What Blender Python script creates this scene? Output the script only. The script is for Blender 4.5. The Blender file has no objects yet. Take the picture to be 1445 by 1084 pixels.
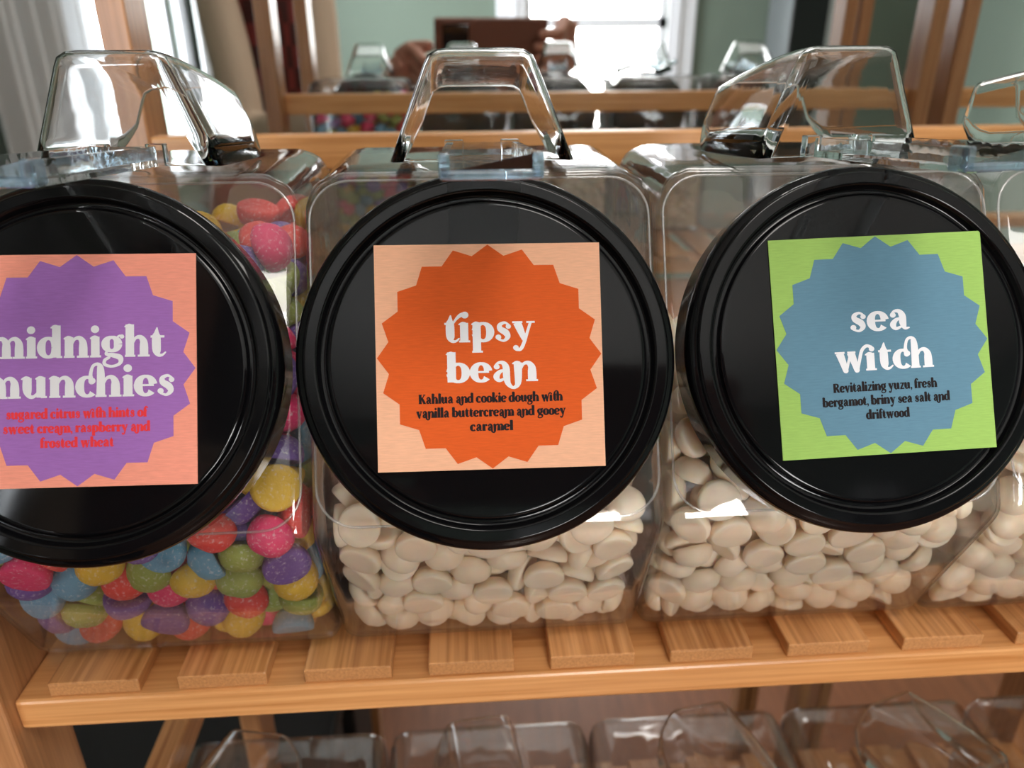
import bpy, bmesh, math, random
from mathutils import Vector, Matrix
random.seed(7)
C = bpy.context.scene.collection
S = bpy.context.scene
PI = math.pi
EYE = 1.2                                   # camera height above the floor

# ------------------------------------------------------------------ camera
cam_d = bpy.data.cameras.new('camera'); cam = bpy.data.objects.new('camera', cam_d); C.objects.link(cam); S.camera = cam
cam_d.sensor_width = 36.0; cam_d.lens = 1085.0 / 1445.0 * 36.0; cam_d.clip_start = .004; cam_d.clip_end = 60
cam_d.dof.use_dof = True; cam_d.dof.focus_distance = .222; cam_d.dof.aperture_fstop = 12.5
def aim(pitch, yaw, roll):
    F = Vector((0, math.cos(pitch), -math.sin(pitch))); U = Vector((0, math.sin(pitch), math.cos(pitch))); X = Vector((1, 0, 0))
    Rz = Matrix.Rotation(-yaw, 3, 'Z'); F, U, X = Rz @ F, Rz @ U, Rz @ X
    X2 = math.cos(roll) * X + math.sin(roll) * U; U2 = -math.sin(roll) * X + math.cos(roll) * U
    return Matrix((X2, U2, -F)).transposed()
cam.matrix_world = Matrix.Translation((0, 0, EYE)) @ aim(.4208, .0645, -.0056).to_4x4()

# ------------------------------------------------------------------ view, world, daylight
S.view_settings.view_transform = 'Standard'; S.view_settings.look = 'None'; S.view_settings.gamma = 1.0
S.view_settings.use_curve_mapping = False; S.view_settings.exposure = 0.80
S.cycles.max_bounces = 32; S.cycles.transmission_bounces = 24; S.cycles.transparent_max_bounces = 64
S.cycles.diffuse_bounces = 5; S.cycles.glossy_bounces = 8; S.cycles.sample_clamp_indirect = 4.0; S.cycles.blur_glossy = .5
w = bpy.data.worlds.new('sky'); S.world = w; w.use_nodes = True
wn = w.node_tree.nodes; wn['Background'].inputs[0].default_value = (.95, .97, 1, 1); wn['Background'].inputs[1].default_value = 1.6

def area(name, loc, rot, sx, sy, power, col):
    l = bpy.data.lights.new(name, 'AREA'); l.shape = 'RECTANGLE'; l.size = sx; l.size_y = sy; l.energy = power; l.color = col
    o = bpy.data.objects.new(name, l); o.location = loc; o.rotation_euler = rot; C.objects.link(o); return o
# daylight just outside the two windows
area('daylight_far_window', (.67, -2.97, 1.32), (PI / 2, 0, 0), .70, 1.2, 52, (1, .975, .95))
area('daylight_side_window', (-1.27, -1.74, 1.32), (0, -PI / 2, 0), 1.2, 1.0, 92, (.90, .95, 1))
area('added_fill_light', (.35, -.55, 2.475), (0, 0, 0), .5, .5, 6.5, (1, .95, .89))  # added overhead fill, no such lamp known in the room
sun = bpy.data.lights.new('sun', 'SUN'); sun.energy = 1.2; sun.angle = .02; sun.color = (1, .86, .68)
so = bpy.data.objects.new('sun', sun); C.objects.link(so); so.rotation_euler = Vector((-.10, .82, -.57)).to_track_quat('-Z', 'Y').to_euler()

# ------------------------------------------------------------------ tags and mesh helpers
def tag(o, label, cat, group=None, kind=None):
    o['label'] = label; o['category'] = cat
    if group: o['group'] = group
    if kind: o['kind'] = kind
    return o
def thing(name, loc, label, cat, group=None, rotz=0):
    o = bpy.data.objects.new(name, None); C.objects.link(o); o.empty_display_size = .02
    o.location = loc; o.rotation_euler = (0, 0, rotz)
    return tag(o, label, cat, group)
def obj(name, bm, mat, parent=None, smooth=False, M=None):
    me = bpy.data.meshes.new(name)
    bmesh.ops.recalc_face_normals(bm, faces=bm.faces); bm.to_mesh(me); bm.free()
    if smooth:
        for p in me.polygons: p.use_smooth = True
    for m in (mat if isinstance(mat, (list, tuple)) else [mat]): me.materials.append(m)
    o = bpy.data.objects.new(name, me); C.objects.link(o)
    if parent: o.parent = parent
    if M is not None: o.matrix_local = M
    return o
def part(name, data, parent, M=None):
    o = bpy.data.objects.new(name, data); C.objects.link(o); o.parent = parent
    if M is not None: o.matrix_local = M
    return o
def structure(o): o['kind'] = 'structure'; return o
def add_box(bm, lo, hi, bev=0, seg=2):
    r = bmesh.ops.create_cube(bm, size=1); vs = r['verts']
    for v in vs: v.co = Vector([(lo[i] + hi[i]) / 2 + v.co[i] * (hi[i] - lo[i]) for i in range(3)])
    if bev:
        es = list({e for v in vs for e in v.link_edges})
        bmesh.ops.bevel(bm, geom=es, offset=bev, segments=seg, affect='EDGES', profile=.5)
def box(name, lo, hi, mat, parent=None, bev=0, M=None):
    bm = bmesh.new(); add_box(bm, lo, hi, bev); return obj(name, bm, mat, parent, False, M)
def add_lathe(bm, prof, n=48, cap=True):
    rings = []
    for r, z in prof:
        if r < 1e-7: rings.append([bm.verts.new((0, 0, z))])
        else: rings.append([bm.verts.new((r * math.cos(2 * PI * k / n), r * math.sin(2 * PI * k / n), z)) for k in range(n)])
    for a, b in zip(rings, rings[1:]):
        if len(a) == 1 and len(b) == 1: continue
        for k in range(n):
            if len(a) == 1: bm.faces.new((a[0], b[k], b[(k + 1) % n]))
            elif len(b) == 1: bm.faces.new((a[k], a[(k + 1) % n], b[0]))
            else: bm.faces.new((a[k], a[(k + 1) % n], b[(k + 1) % n], b[k]))
def sharp(o, deg=35):
    me = o.data
    for p in me.polygons: p.use_smooth = True
    me.set_sharp_from_angle(angle=math.radians(deg))
    return o

# ------------------------------------------------------------------ materials
def srgb(r, g, b):
    f = lambda c: (c / 255) / 12.92 if c <= 10 else ((c / 255 + .055) / 1.055) ** 2.4
    return (f(r), f(g), f(b), 1)
def mat(name):
    m = bpy.data.materials.new(name); m.use_nodes = True; nt = m.node_tree; nt.nodes.clear()
    out = nt.nodes.new('ShaderNodeOutputMaterial'); return m, nt, out
def N(nt, typ, **kw):
    n = nt.nodes.new(typ)
    for k, v in kw.items():
        if k in ('operation', 'blend_type', 'data_type', 'noise_dimensions', 'wave_type', 'bands_direction', 'feature'): setattr(n, k, v)
        else: n.inputs[k].default_value = v
    return n
def principled(name, col, rough=.5, spec=.5, metal=0, bump=0, bscale=300, sss=0, coat=0, var=0, vscale=60):
    m, nt, out = mat(name); L = nt.links
    p = N(nt, 'ShaderNodeBsdfPrincipled'); p.inputs['Base Color'].default_value = col; p.inputs['Roughness'].default_value = rough
    p.inputs['Metallic'].default_value = metal; p.inputs['Specular IOR Level'].default_value = spec; p.inputs['Coat Weight'].default_value = coat
    if sss: p.inputs['Subsurface Weight'].default_value = sss; p.inputs['Subsurface Radius'].default_value = (1, .7, .5); p.inputs['Subsurface Scale'].default_value = .004
    tc = N(nt, 'ShaderNodeTexCoord')
    if bump:
        no = N(nt, 'ShaderNodeTexNoise', Scale=bscale, Detail=3.0); b = N(nt, 'ShaderNodeBump', Strength=bump, Distance=.001)
        L.new(tc.outputs['Object'], no.inputs['Vector']); L.new(no.outputs['Fac'], b.inputs['Height']); L.new(b.outputs[0], p.inputs['Normal'])
    if var:
        no = N(nt, 'ShaderNodeTexNoise', Scale=vscale, Detail=4.0); L.new(tc.outputs['Object'], no.inputs['Vector'])
        r = N(nt, 'ShaderNodeMapRange'); r.inputs['From Min'].default_value = .3; r.inputs['From Max'].default_value = .7
        r.inputs['To Min'].default_value = 1 - var; r.inputs['To Max'].default_value = 1 + var * .5
        mx = N(nt, 'ShaderNodeVectorMath', operation='SCALE'); mx.inputs[0].default_value = col[:3]
        L.new(no.outputs['Fac'], r.inputs['Value']); L.new(r.outputs[0], mx.inputs['Scale']); L.new(mx.outputs[0], p.inputs['Base Color'])
    L.new(p.outputs[0], out.inputs[0]); return m
def wood(name, axis, c1, c2, rough=.30):
    """bamboo: long fine streaks along one axis, joined strips of slightly different tone"""
    m, nt, out = mat(name); L = nt.links
    tc = N(nt, 'ShaderNodeTexCoord'); mp = N(nt, 'ShaderNodeMapping'); sc = [420, 420, 420]; sc[axis] = 9
    mp.inputs['Scale'].default_value = sc; L.new(tc.outputs['Object'], mp.inputs['Vector'])
    n1 = N(nt, 'ShaderNodeTexNoise', Scale=1.0, Detail=3.0, Roughness=.6); L.new(mp.outputs[0], n1.inputs['Vector'])
    mp2 = N(nt, 'ShaderNodeMapping'); s2 = [55, 55, 55]; s2[axis] = 1.5; mp2.inputs['Scale'].default_value = s2; L.new(tc.outputs['Object'], mp2.inputs['Vector'])
    n2 = N(nt, 'ShaderNodeTexNoise', Scale=1.0, Detail=1.0); L.new(mp2.outputs[0], n2.inputs['Vector'])
    ad = N(nt, 'ShaderNodeMath', operation='MULTIPLY_ADD'); ad.inputs[1].default_value = .68; L.new(n1.outputs['Fac'], ad.inputs[0])
    m2 = N(nt, 'ShaderNodeMath', operation='MULTIPLY'); m2.inputs[1].default_value = .32; L.new(n2.outputs['Fac'], m2.inputs[0]); L.new(m2.outputs[0], ad.inputs[2])
    r = N(nt, 'ShaderNodeValToRGB'); r.color_ramp.elements[0].position = .34; r.color_ramp.elements[0].color = c2; r.color_ramp.elements[1].position = .62; r.color_ramp.elements[1].color = c1
    L.new(ad.outputs[0], r.inputs[0])
    p = N(nt, 'ShaderNodeBsdfPrincipled'); p.inputs['Roughness'].default_value = rough; L.new(r.outputs[0], p.inputs['Base Color'])
    b = N(nt, 'ShaderNodeBump', Strength=.15, Distance=.0006); L.new(n1.outputs['Fac'], b.inputs['Height']); L.new(b.outputs[0], p.inputs['Normal'])
    L.new(p.outputs[0], out.inputs[0]); return m
def clear_plastic(name, tint=(.988, .983, .98), haze=.03, rough=.035, wave=.25, wscale=28, f0=.06, fk=1.0, haze_col=(.9, .88, .87, 1)):
    """thin clear moulded wall: what is behind shows through, more mirror-like and denser at a glancing angle"""
    m, nt, out = mat(name); L = nt.links
    ge = N(nt, 'ShaderNodeNewGeometry'); tc = N(nt, 'ShaderNodeTexCoord')
    no = N(nt, 'ShaderNodeTexNoise', Scale=float(wscale), Detail=2.0); L.new(tc.outputs['Object'], no.inputs['Vector'])
    bu = N(nt, 'ShaderNodeBump', Strength=wave, Distance=.004); L.new(no.outputs['Fac'], bu.inputs['Height'])
    dt = N(nt, 'ShaderNodeVectorMath', operation='DOT_PRODUCT'); L.new(ge.outputs['Incoming'], dt.inputs[0]); L.new(bu.outputs[0], dt.inputs[1])
    ab = N(nt, 'ShaderNodeMath', operation='ABSOLUTE'); L.new(dt.outputs['Value'], ab.inputs[0])
    om = N(nt, 'ShaderNodeMath', operation='SUBTRACT'); om.inputs[0].default_value = 1; L.new(ab.outputs[0], om.inputs[1]); om.use_clamp = True
    pw = N(nt, 'ShaderNodeMath', operation='POWER'); pw.inputs[1].default_value = 4.5; L.new(om.outputs[0], pw.inputs[0])
    fr = N(nt, 'ShaderNodeMath', operation='MULTIPLY_ADD'); fr.inputs[1].default_value = fk; fr.inputs[2].default_value = f0; L.new(pw.outputs[0], fr.inputs[0])
    p3 = N(nt, 'ShaderNodeMath', operation='POWER'); p3.inputs[1].default_value = 3; L.new(om.outputs[0], p3.inputs[0])
    mixc = N(nt, 'ShaderNodeMix', data_type='RGBA'); mixc.inputs[6].default_value = (*tint, 1); mixc.inputs[7].default_value = (tint[0] * .62, tint[1] * .62, tint[2] * .63, 1); L.new(p3.outputs[0], mixc.inputs[0])
    tr = N(nt, 'ShaderNodeBsdfTransparent'); L.new(mixc.outputs[2], tr.inputs[0])
    gl = N(nt, 'ShaderNodeBsdfGlossy', Roughness=rough); L.new(bu.outputs[0], gl.inputs['Normal'])
    df = N(nt, 'ShaderNodeBsdfDiffuse'); df.inputs[0].default_value = haze_col
    n2 = N(nt, 'ShaderNodeTexNoise', Scale=45.0, Detail=5.0); L.new(tc.outputs['Object'], n2.inputs['Vector'])
    hz = N(nt, 'ShaderNodeMapRange'); hz.inputs['From Min'].default_value = .4; hz.inputs['From Max'].default_value = .75; hz.inputs['To Min'].default_value = haze * .4; hz.inputs['To Max'].default_value = haze * 1.8; L.new(n2.outputs['Fac'], hz.inputs['Value'])
    a = N(nt, 'ShaderNodeMixShader'); L.new(hz.outputs[0], a.inputs[0]); L.new(tr.outputs[0], a.inputs[1]); L.new(df.outputs[0], a.inputs[2])
    b = N(nt, 'ShaderNodeMixShader'); L.new(fr.outputs[0], b.inputs[0]); L.new(a.outputs[0], b.inputs[1]); L.new(gl.outputs[0], b.inputs[2])
    L.new(b.outputs[0], out.inputs[0]); return m
def glass(name, col, rough=.0, ior=1.49, wave=.0, wscale=60):
    m, nt, out = mat(name); L = nt.links
    g = N(nt, 'ShaderNodeBsdfGlass', Roughness=rough, IOR=ior); g.inputs[0].default_value = (*col, 1)
    if wave:
        tc = N(nt, 'ShaderNodeTexCoord'); no = N(nt, 'ShaderNodeTexNoise', Scale=float(wscale), Detail=2.0); L.new(tc.outputs['Object'], no.inputs['Vector'])
        b = N(nt, 'ShaderNodeBump', Strength=wave, Distance=.002); L.new(no.outputs['Fac'], b.inputs['Height']); L.new(b.outputs[0], g.inputs['Normal'])
    L.new(g.outputs[0], out.inputs[0]); return m
def paper(name, col):
    """laid card stock: fine horizontal ribs"""
    m, nt, out = mat(name); L = nt.links
    tc = N(nt, 'ShaderNodeTexCoord'); mp = N(nt, 'ShaderNodeMapping'); mp.inputs['Scale'].default_value = (260, 2600, 1); L.new(tc.outputs['Object'], mp.inputs['Vector'])
    no = N(nt, 'ShaderNodeTexNoise', Scale=1.0, Detail=2.0); L.new(mp.outputs[0], no.inputs['Vector'])
    r = N(nt, 'ShaderNodeMapRange'); r.inputs['From Min'].default_value = .3; r.inputs['From Max'].default_value = .7; r.inputs['To Min'].default_value = .93; r.inputs['To Max'].default_value = 1.05; L.new(no.outputs['Fac'], r.inputs['Value'])
    sc = N(nt, 'ShaderNodeVectorMath', operation='SCALE'); sc.inputs[0].default_value = col[:3]; L.new(r.outputs[0], sc.inputs['Scale'])
    p = N(nt, 'ShaderNodeBsdfPrincipled', Roughness=.7); p.inputs['Specular IOR Level'].default_value = .25; L.new(sc.outputs[0], p.inputs['Base Color'])
    L.new(p.outputs[0], out.inputs[0]); return m

WX = wood('bamboo_lengthwise', 0, srgb(222, 162, 104), srgb(188, 124, 68))
WY = wood('bamboo_crosswise', 1, srgb(218, 158, 102), srgb(156, 96, 48))
WZ = wood('shaded_bamboo_upright', 2, srgb(188, 134, 90), srgb(144, 94, 56))  # darker than the rails: shade on the posts is put into this colour
WEND = principled('bamboo_end_grain', srgb(186, 130, 80), .6, .3, bump=.3, bscale=900, var=.22, vscale=1100)
JAR = clear_plastic('clear_jar_plastic', haze=.014)
SCOOP_RIM = glass('blue_grey_scoop_rim', (.72, .84, .93), .02, 1.36)
EDGE_GLINT = clear_plastic('edge_highlight_plastic', (.97, .97, .97), .16, .05, .0, 28, .2, 1.0, (.95, .94, .93, 1))  # whitish haze paints the highlight along the front face edges
HANDLE = glass('faintly_blue_handle_plastic', (.965, .985, .995), .03, 1.42, .06, 150)
RIM = clear_plastic('blue_grey_plastic_edge', (.80, .90, .97), .22, .05, .2, 120, .10, 1.0, (.50, .66, .82, 1))
SCOOP = glass('clear_scoop_plastic', (.985, .99, .99), 0, 1.36, .03, 70)
LID = principled('black_lid_plastic', srgb(12, 12, 14), .075, .22)
MIRROR = principled('silvered_glass', (.71, .72, .715, 1), .0, .5, 1.0)
GREEN = principled('sage_green_paint', srgb(116, 129, 116), .6, .3)
WHITE = principled('white_gloss_paint', srgb(232, 232, 236), .35, .5)
CEIL = principled('white_ceiling_paint', srgb(235, 233, 228), .8, .2)
CURT, nt, out = mat('white_voile')
df, tl, mx = N(nt, 'ShaderNodeBsdfDiffuse'), N(nt, 'ShaderNodeBsdfTranslucent'), N(nt, 'ShaderNodeMixShader')
df.inputs[0].default_value = (.75, .75, .74, 1); tl.inputs[0].default_value = (.75, .76, .77, 1); mx.inputs[0].default_value = .5
nt.links.new(df.outputs[0], mx.inputs[1]); nt.links.new(tl.outputs[0], mx.inputs[2]); nt.links.new(mx.outputs[0], out.inputs[0])
PANE = clear_plastic('window_glass', (.98, .985, .985), .0, .0, 0.0)

# ------------------------------------------------------------------ the room
MY = .605                                   # mirror plane
BACK, FRONT, LEFT, RIGHT, TOP = -2.80, .63, -1.10, 2.3, 2.55
fl = wood('oak_floor', 1, srgb(142, 86, 54), srgb(104, 60, 36), .35)
structure(box('floor', (LEFT - .2, BACK - .2, -.1), (RIGHT + .2, FRONT + .2, 0), fl))
structure(box('ceiling', (LEFT - .2, BACK - .2, TOP), (RIGHT + .2, FRONT + .2, TOP + .1), CEIL))
structure(box('wall_front', (LEFT - .1, FRONT, 0), (RIGHT + .1, FRONT + .1, TOP), GREEN))
structure(box('wall_right', (RIGHT, BACK - .1, 0), (RIGHT + .1, FRONT, TOP), GREEN))
def wall_with_opening(name, axis, at, th, a0, a1, o0, o1, z0, z1):
    bm = bmesh.new()
    def bx(p0, p1, q0, q1):
        if axis == 'y': add_box(bm, (p0, at - th, q0), (p1, at, q1))
        else: add_box(bm, (at - th, p0, q0), (at, p1, q1))
    bx(a0, o0, 0, TOP); bx(o1, a1, 0, TOP); bx(o0, o1, 0, z0); bx(o0, o1, z1, TOP)
    return structure(obj(name, bm, GREEN))
FW0, FW1, FZ0, FZ1 = .325, 1.015, .75, 1.88
SW0, SW1, SZ0, SZ1 = -2.20, -1.20, .75, 1.88
wall_with_opening('wall_back', 'y', BACK, .1, LEFT - .1, RIGHT + .1, FW0, FW1, FZ0, FZ1)
wall_with_opening('wall_left', 'x', LEFT, .1, BACK, FRONT, SW0, SW1, SZ0, SZ1)
# far window: casing with a ribbed edge, sashes, glass
def boxes(name, L, m, parent=None):
    bm = bmesh.new()
    for lo, hi, bev in L: add_box(bm, lo, hi, bev)
    return obj(name, bm, m, parent)
wf = structure(boxes('window_1', [((FW0 - .13, BACK, FZ0 - .1), (FW0, BACK + .025, FZ1 + .13), .004), ((FW1, BACK, FZ0 - .1), (FW1 + .13, BACK + .025, FZ1 + .13), .004),
    ((FW0, BACK, FZ1), (FW1, BACK + .025, FZ1 + .13), .004), ((FW0 - .15, BACK, FZ0 - .04), (FW1 + .15, BACK + .06, FZ0), .004),
    ((FW1 + .03, BACK + .02, FZ0), (FW1 + .06, BACK + .035, FZ1 + .1), .004), ((FW0 - .06, BACK + .02, FZ0), (FW0 - .03, BACK + .035, FZ1 + .1), .004)], WHITE))
boxes('window_sash', [((x - .018, BACK - .06, FZ0), (x + .018, BACK - .02, FZ1), 0) for x in (FW0 + .018, FW1 - .018)] + [((FW0, BACK - .06, z0), (FW1, BACK - .02, z1), 0) for z0, z1 in ((1.25, 1.295), (FZ0, FZ0 + .05), (FZ1 - .04, FZ1))], WHITE, wf)
box('window_pane', (FW0, BACK - .045, FZ0), (FW1, BACK - .041, FZ1), PANE, wf)
ws = structure(boxes('window_2', [((LEFT, SW0 - .1, FZ0 - .1), (LEFT + .025, SW0, FZ1 + .1), .004), ((LEFT, SW1, FZ0 - .1), (LEFT + .025, SW1 + .1, FZ1 + .1), .004),
    ((LEFT, SW0, FZ1), (LEFT + .025, SW1, FZ1 + .1), .004), ((LEFT, SW0 - .12, FZ0 - .04), (LEFT + .06, SW1 + .12, FZ0), .004)], WHITE))
boxes('window_sash', [((LEFT - .06, y - .018, FZ0), (LEFT - .02, y + .018, FZ1), 0) for y in (SW0 + .018, SW1 - .018)] + [((LEFT - .06, SW0, z0), (LEFT - .02, SW1, z1), 0) for z0, z1 in ((FZ0, FZ0 + .05), (1.43, 1.47))], WHITE, ws)
box('window_pane', (LEFT - .045, SW0, FZ0), (LEFT - .041, SW1, FZ1), PANE, ws)
# ground and a pale building outside, seen only as a blaze through the glass
structure(box('ground', (-14, -16, -.9), (14, BACK - .3, -.8), principled('pale_ground', srgb(205, 195, 185), .9)))
# fill lamp added over the rack, out of view, in a flush housing
cl = thing('added_fill_lamp', (.35, -.55, TOP), 'square fill lamp added on the ceiling above the rack, outside the frame', 'lamp')
boxes('housing', [((-.28, -.28, -.06), (-.252, .28, 0), 0), ((.252, -.28, -.06), (.28, .28, 0), 0), ((-.252, -.28, -.06), (.252, -.252, 0), 0), ((-.252, .252, -.06), (.252, .28, 0), 0), ((-.252, -.252, -.012), (.252, .252, 0), 0)], WHITE, cl)
# curtains on the side window
def curtain(y0, y1, x, label, n, amp):
    bm = bmesh.new(); rows = []; m = n * 12
    for z in (.12, .7, 1.3, 1.9, 2.3):
        rows.append([bm.verts.new((x + amp * (.6 + .4 * z / 2.3) * math.sin(2 * PI * n * k / m + .6 * math.sin(z * 2)) + amp * .4 * math.sin(5.1 * PI * k / m), y0 + (y1 - y0) * k / m, z)) for k in range(m + 1)])
    for a, b in zip(rows, rows[1:]):
        for k in range(m): bm.faces.new((a[k], a[k + 1], b[k + 1], b[k]))
    t = thing('curtain', (0, 0, 0), label, 'curtain', 'curtains at the side window')
    o = obj('drape', bm, CURT, t, True); mo = o.modifiers.new('cloth', 'SOLIDIFY'); mo.thickness = .002
    return t
ca = curtain(-1.215, -.66, LEFT + .09, 'grey-white pleated curtain at the far left edge of the photo', 7, .022)
cb = curtain(-2.66, -2.20, LEFT + .09, 'narrow cream curtain between the bright side window and the person', 5, .02)
bm = bmesh.new(); add_lathe(bm, [(0, 0), (.012, 0), (.012, 2.1), (0, 2.1)], 16)
rod = tag(obj('curtain_rod', bm, WHITE, None, True, Matrix.Translation((LEFT + .09, -2.75, 2.32)) @ Matrix.Rotation(-PI / 2, 4, 'X')), 'white rod that carries both curtains of the side window', 'curtain rod')
# door casing and tall cabinet on the far wall
dk = principled('dark_hallway_paint', srgb(30, 30, 32), .6)
d1 = structure(boxes('door_1', [((x, BACK, 0), (x + .045, BACK + .022 + .012 * (k % 2), 2.12), .004) for k, x in enumerate((1.70, 1.745, 1.79, 1.835, 1.88))], WHITE))
cabm = principled('grey_enamel', srgb(120, 124, 126), .25, .6)
cab = thing('tall_cabinet', (1.56, BACK + .2, 0), 'tall grey cabinet with a black door standing next to the white door casing', 'cabinet')
box('carcass', (-.06, -.19, 0), (.10, .10, 1.95), cabm, cab, .004)
box('door', (-.065, .101, .02), (.100, .122, 1.94), principled('black_enamel', srgb(12, 12, 13), .4), cab, .006)
# the big mirror behind the rack
mt = thing('wall_mirror', (.1, FRONT - .012, 0), 'large wall mirror behind the rack showing the green room and the person', 'mirror')
box('mirror_glass', (-.80, -.013, .25), (.95, -.009, 2.0), MIRROR, mt)
box('backing_board', (-.80, -.0088, .25), (.95, .011, 2.0), principled('mirror_backing', srgb(90, 80, 70), .7), mt)

cr = thing('added_crate', (-.42, .525, 0), 'black crate added on the floor behind the rack to darken the gap under the rainbow jar', 'crate')  # put in to keep the gap at the lower left dark
crate_plastic = principled('black_crate_plastic', srgb(14, 13, 13), .6, .3)
box('crate_body', (-.28, -.052, 0), (.285, .052, .60), crate_plastic, cr, .004)
box('rim', (-.285, -.056, .60), (.29, .056, .625), crate_plastic, cr, .004)
# ------------------------------------------------------------------ bamboo rack
def Z(z): return EYE + z
XL, XR = -.165, .437
SH = [Z(-.209), Z(-.521)]                    # tops of the slats of the two shelves in view
def rack(loc, x0, x1, label, n_slats, first, left=True, right=True, shelves=SH, inset=0):
    t = thing('bamboo_rack', loc, label, 'rack', 'bamboo racks')
    lx, ly = loc[0], loc[1]
    def B(name, lo, hi, m, parent=t, bev=.0012): return box(name, (lo[0] - lx, lo[1] - ly, lo[2]), (hi[0] - lx, hi[1] - ly, hi[2]), m, parent, bev)
    if left:
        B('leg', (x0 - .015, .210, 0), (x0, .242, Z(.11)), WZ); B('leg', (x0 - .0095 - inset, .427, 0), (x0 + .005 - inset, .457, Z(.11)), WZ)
    if right:
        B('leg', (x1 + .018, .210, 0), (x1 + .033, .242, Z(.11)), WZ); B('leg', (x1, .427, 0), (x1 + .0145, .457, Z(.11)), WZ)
    for k, z in enumerate(shelves):
        B('front_rail', (x0, .2153, z - .0190), (x1 + (.018 if right else 0), .250, z - .0059), WX)
        B('rear_rail', (x0 + .005 - inset, .385, z - .0190), (x1, .4268, z - .0059), WX)
        B('guard_rail', (x0 + .005 - inset, .4275, z + .146), (x1, .4400, z + .164), WX)
        if left and k == 1: B('side_rail', (x0, .2425, z + .174), (x0 + .0125, .4268, z + .194), WY)
        if right and k == 1: B('side_rail', (x1 - .0125, .2425, z + .174), (x1, .4268, z + .194), WY)
        for i in range(n_slats):
            xa = first + i * .0452
            if xa + .0317 > x1: break
            s = B('shelf_slat', (xa, .2172, z - .0059), (xa + .0317, .4268, z), WY, t, .0006)
            s.data.materials.append(WEND)
            for p in s.data.polygons:
                if abs(p.normal.y) > .9: p.material_index = 1
    return t
rk = rack((.136, .33, 0), XL, XR, 'bamboo slatted rack carrying the row of scoop-topped jars', 14, -.153)
rk2 = rack((.6, .33, 0), .4885, .80, 'second bamboo rack standing to the right, only an upright seen at the right edge', 0, .49, True, False, [Z(-.209)], .012)

# ------------------------------------------------------------------ lettering: a bold soft serif drawn stroke by stroke
T, t_ = .35, .14
def bowl(cx, cy, rx, ry, a0=0, a1=360, thick=T, thin=t_, n=28):
    out = []
    for k in range(n + 1):
        a = math.radians(a0 + (a1 - a0) * k / n)
        wd = thin + (thick - thin) * abs(math.cos(a)) ** 1.6
        out.append((cx + rx * math.cos(a), cy + ry * math.sin(a), wd))
    return ('raw', out)
def st(*p): return ('sm', p)
def stem(x, y0, y1, wd=T): return ('flat', [(x, y0, wd), (x, y1, wd)])
def foot(x0, x1, y=0): return ('flat2', [(x0, y + .04), (x1, y + .04), .09])
def flag(x, y): return st((x - .2, y - .10, .07), (x - .05, y - .04, .13), (x + .08, y - .06, .12))
def dot(x, y, r): return ('dot', (x, y, r))
def arch(x): return [st((x, .62, .10), (x + .13, .86, .13), (x + .33, .90, .20), (x + .47, .72, .29), (x + .49, .45, T), (x + .49, .03, T)), foot(x + .22, x + .74)]
G = {}
G['a'] = (.98, [dot(.22, .74, .13), st((.15, .78, .10), (.30, .93, .13), (.50, .92, .20), (.63, .70, .29), (.64, .35, .30), (.72, .07, .16), (.90, .08, .07)), st((.60, .56, .10), (.36, .50, .17), (.20, .26, .26), (.32, .06, .16), (.58, .16, .10))])
G['b'] = (1.05, [stem(.24, .02, 1.5), flag(.24, 1.5), bowl(.52, .48, .33, .43, -175, 175)])
G['c'] = (.86, [bowl(.46, .48, .31, .43, 55, 318), dot(.66, .76, .14)])
G['d'] = (1.10, [bowl(.46, .48, .31, .43, 5, 355), stem(.80, .02, 1.5), flag(.78, 1.5), foot(.80, 1.05)])
G['e'] = (.92, [bowl(.46, .48, .31, .43, 8, 322), ('flat2', [(.22, .50), (.80, .50), .09])])
G['f'] = (.66, [stem(.27, .03, 1.0), foot(.02, .55), st((.27, .95, T), (.28, 1.22, .28), (.42, 1.44, .16), (.62, 1.42, .10)), dot(.64, 1.34, .13), ('flat2', [(.02, .92), (.62, .92), .10])])
G['g'] = (.98, [bowl(.44, .60, .27, .31), st((.62, .84, .08), (.76, .98, .09), (.88, .96, .10)), dot(.88, .94, .10), st((.26, .32, .10), (.20, .14, .13), (.50, .08, .20), (.80, -.04, .24), (.78, -.30, .15), (.45, -.43, .12), (.14, -.34, .14), (.14, -.14, .14), (.32, -.02, .12))])
G['h'] = (1.12, [stem(.24, .02, 1.5), flag(.24, 1.5), foot(.02, .48)] + arch(.36))
G['i'] = (.52, [stem(.25, .02, .95), flag(.25, .98), foot(.02, .50), dot(.24, 1.30, .18)])
G['k'] = (1.05, [stem(.24, .02, 1.5), flag(.24, 1.5), foot(.02, .48), st((.34, .42, .10), (.60, .70, .12), (.80, .90, .12)), ('flat2', [(.62, .94), (1.0, .94), .09]), st((.46, .55, .22), (.66, .28, .29), (.84, .04, .29)), foot(.66, 1.06)])
G['l'] = (.52, [stem(.25, .02, 1.5), flag(.25, 1.5), foot(.02, .50)])
G['m'] = (1.66, [stem(.24, .02, .95), flag(.24, .98), foot(.02, .46)] + arch(.36) + arch(.90))
G['n'] = (1.12, [stem(.24, .02, .95), flag(.24, .98), foot(.02, .48)] + arch(.36))
G['o'] = (.94, [bowl(.47, .48, .31, .43)])
G['p'] = (1.05, [stem(.24, -.48, .95), flag(.24, .98), foot(.02, .50, -.52), bowl(.52, .48, .33, .43, -170, 170)])
G['r'] = (.78, [stem(.24, .02, .95), flag(.24, .98), foot(.02, .50), st((.36, .60, .10), (.46, .84, .13), (.62, .92, .15)), dot(.66, .82, .14)])
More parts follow.
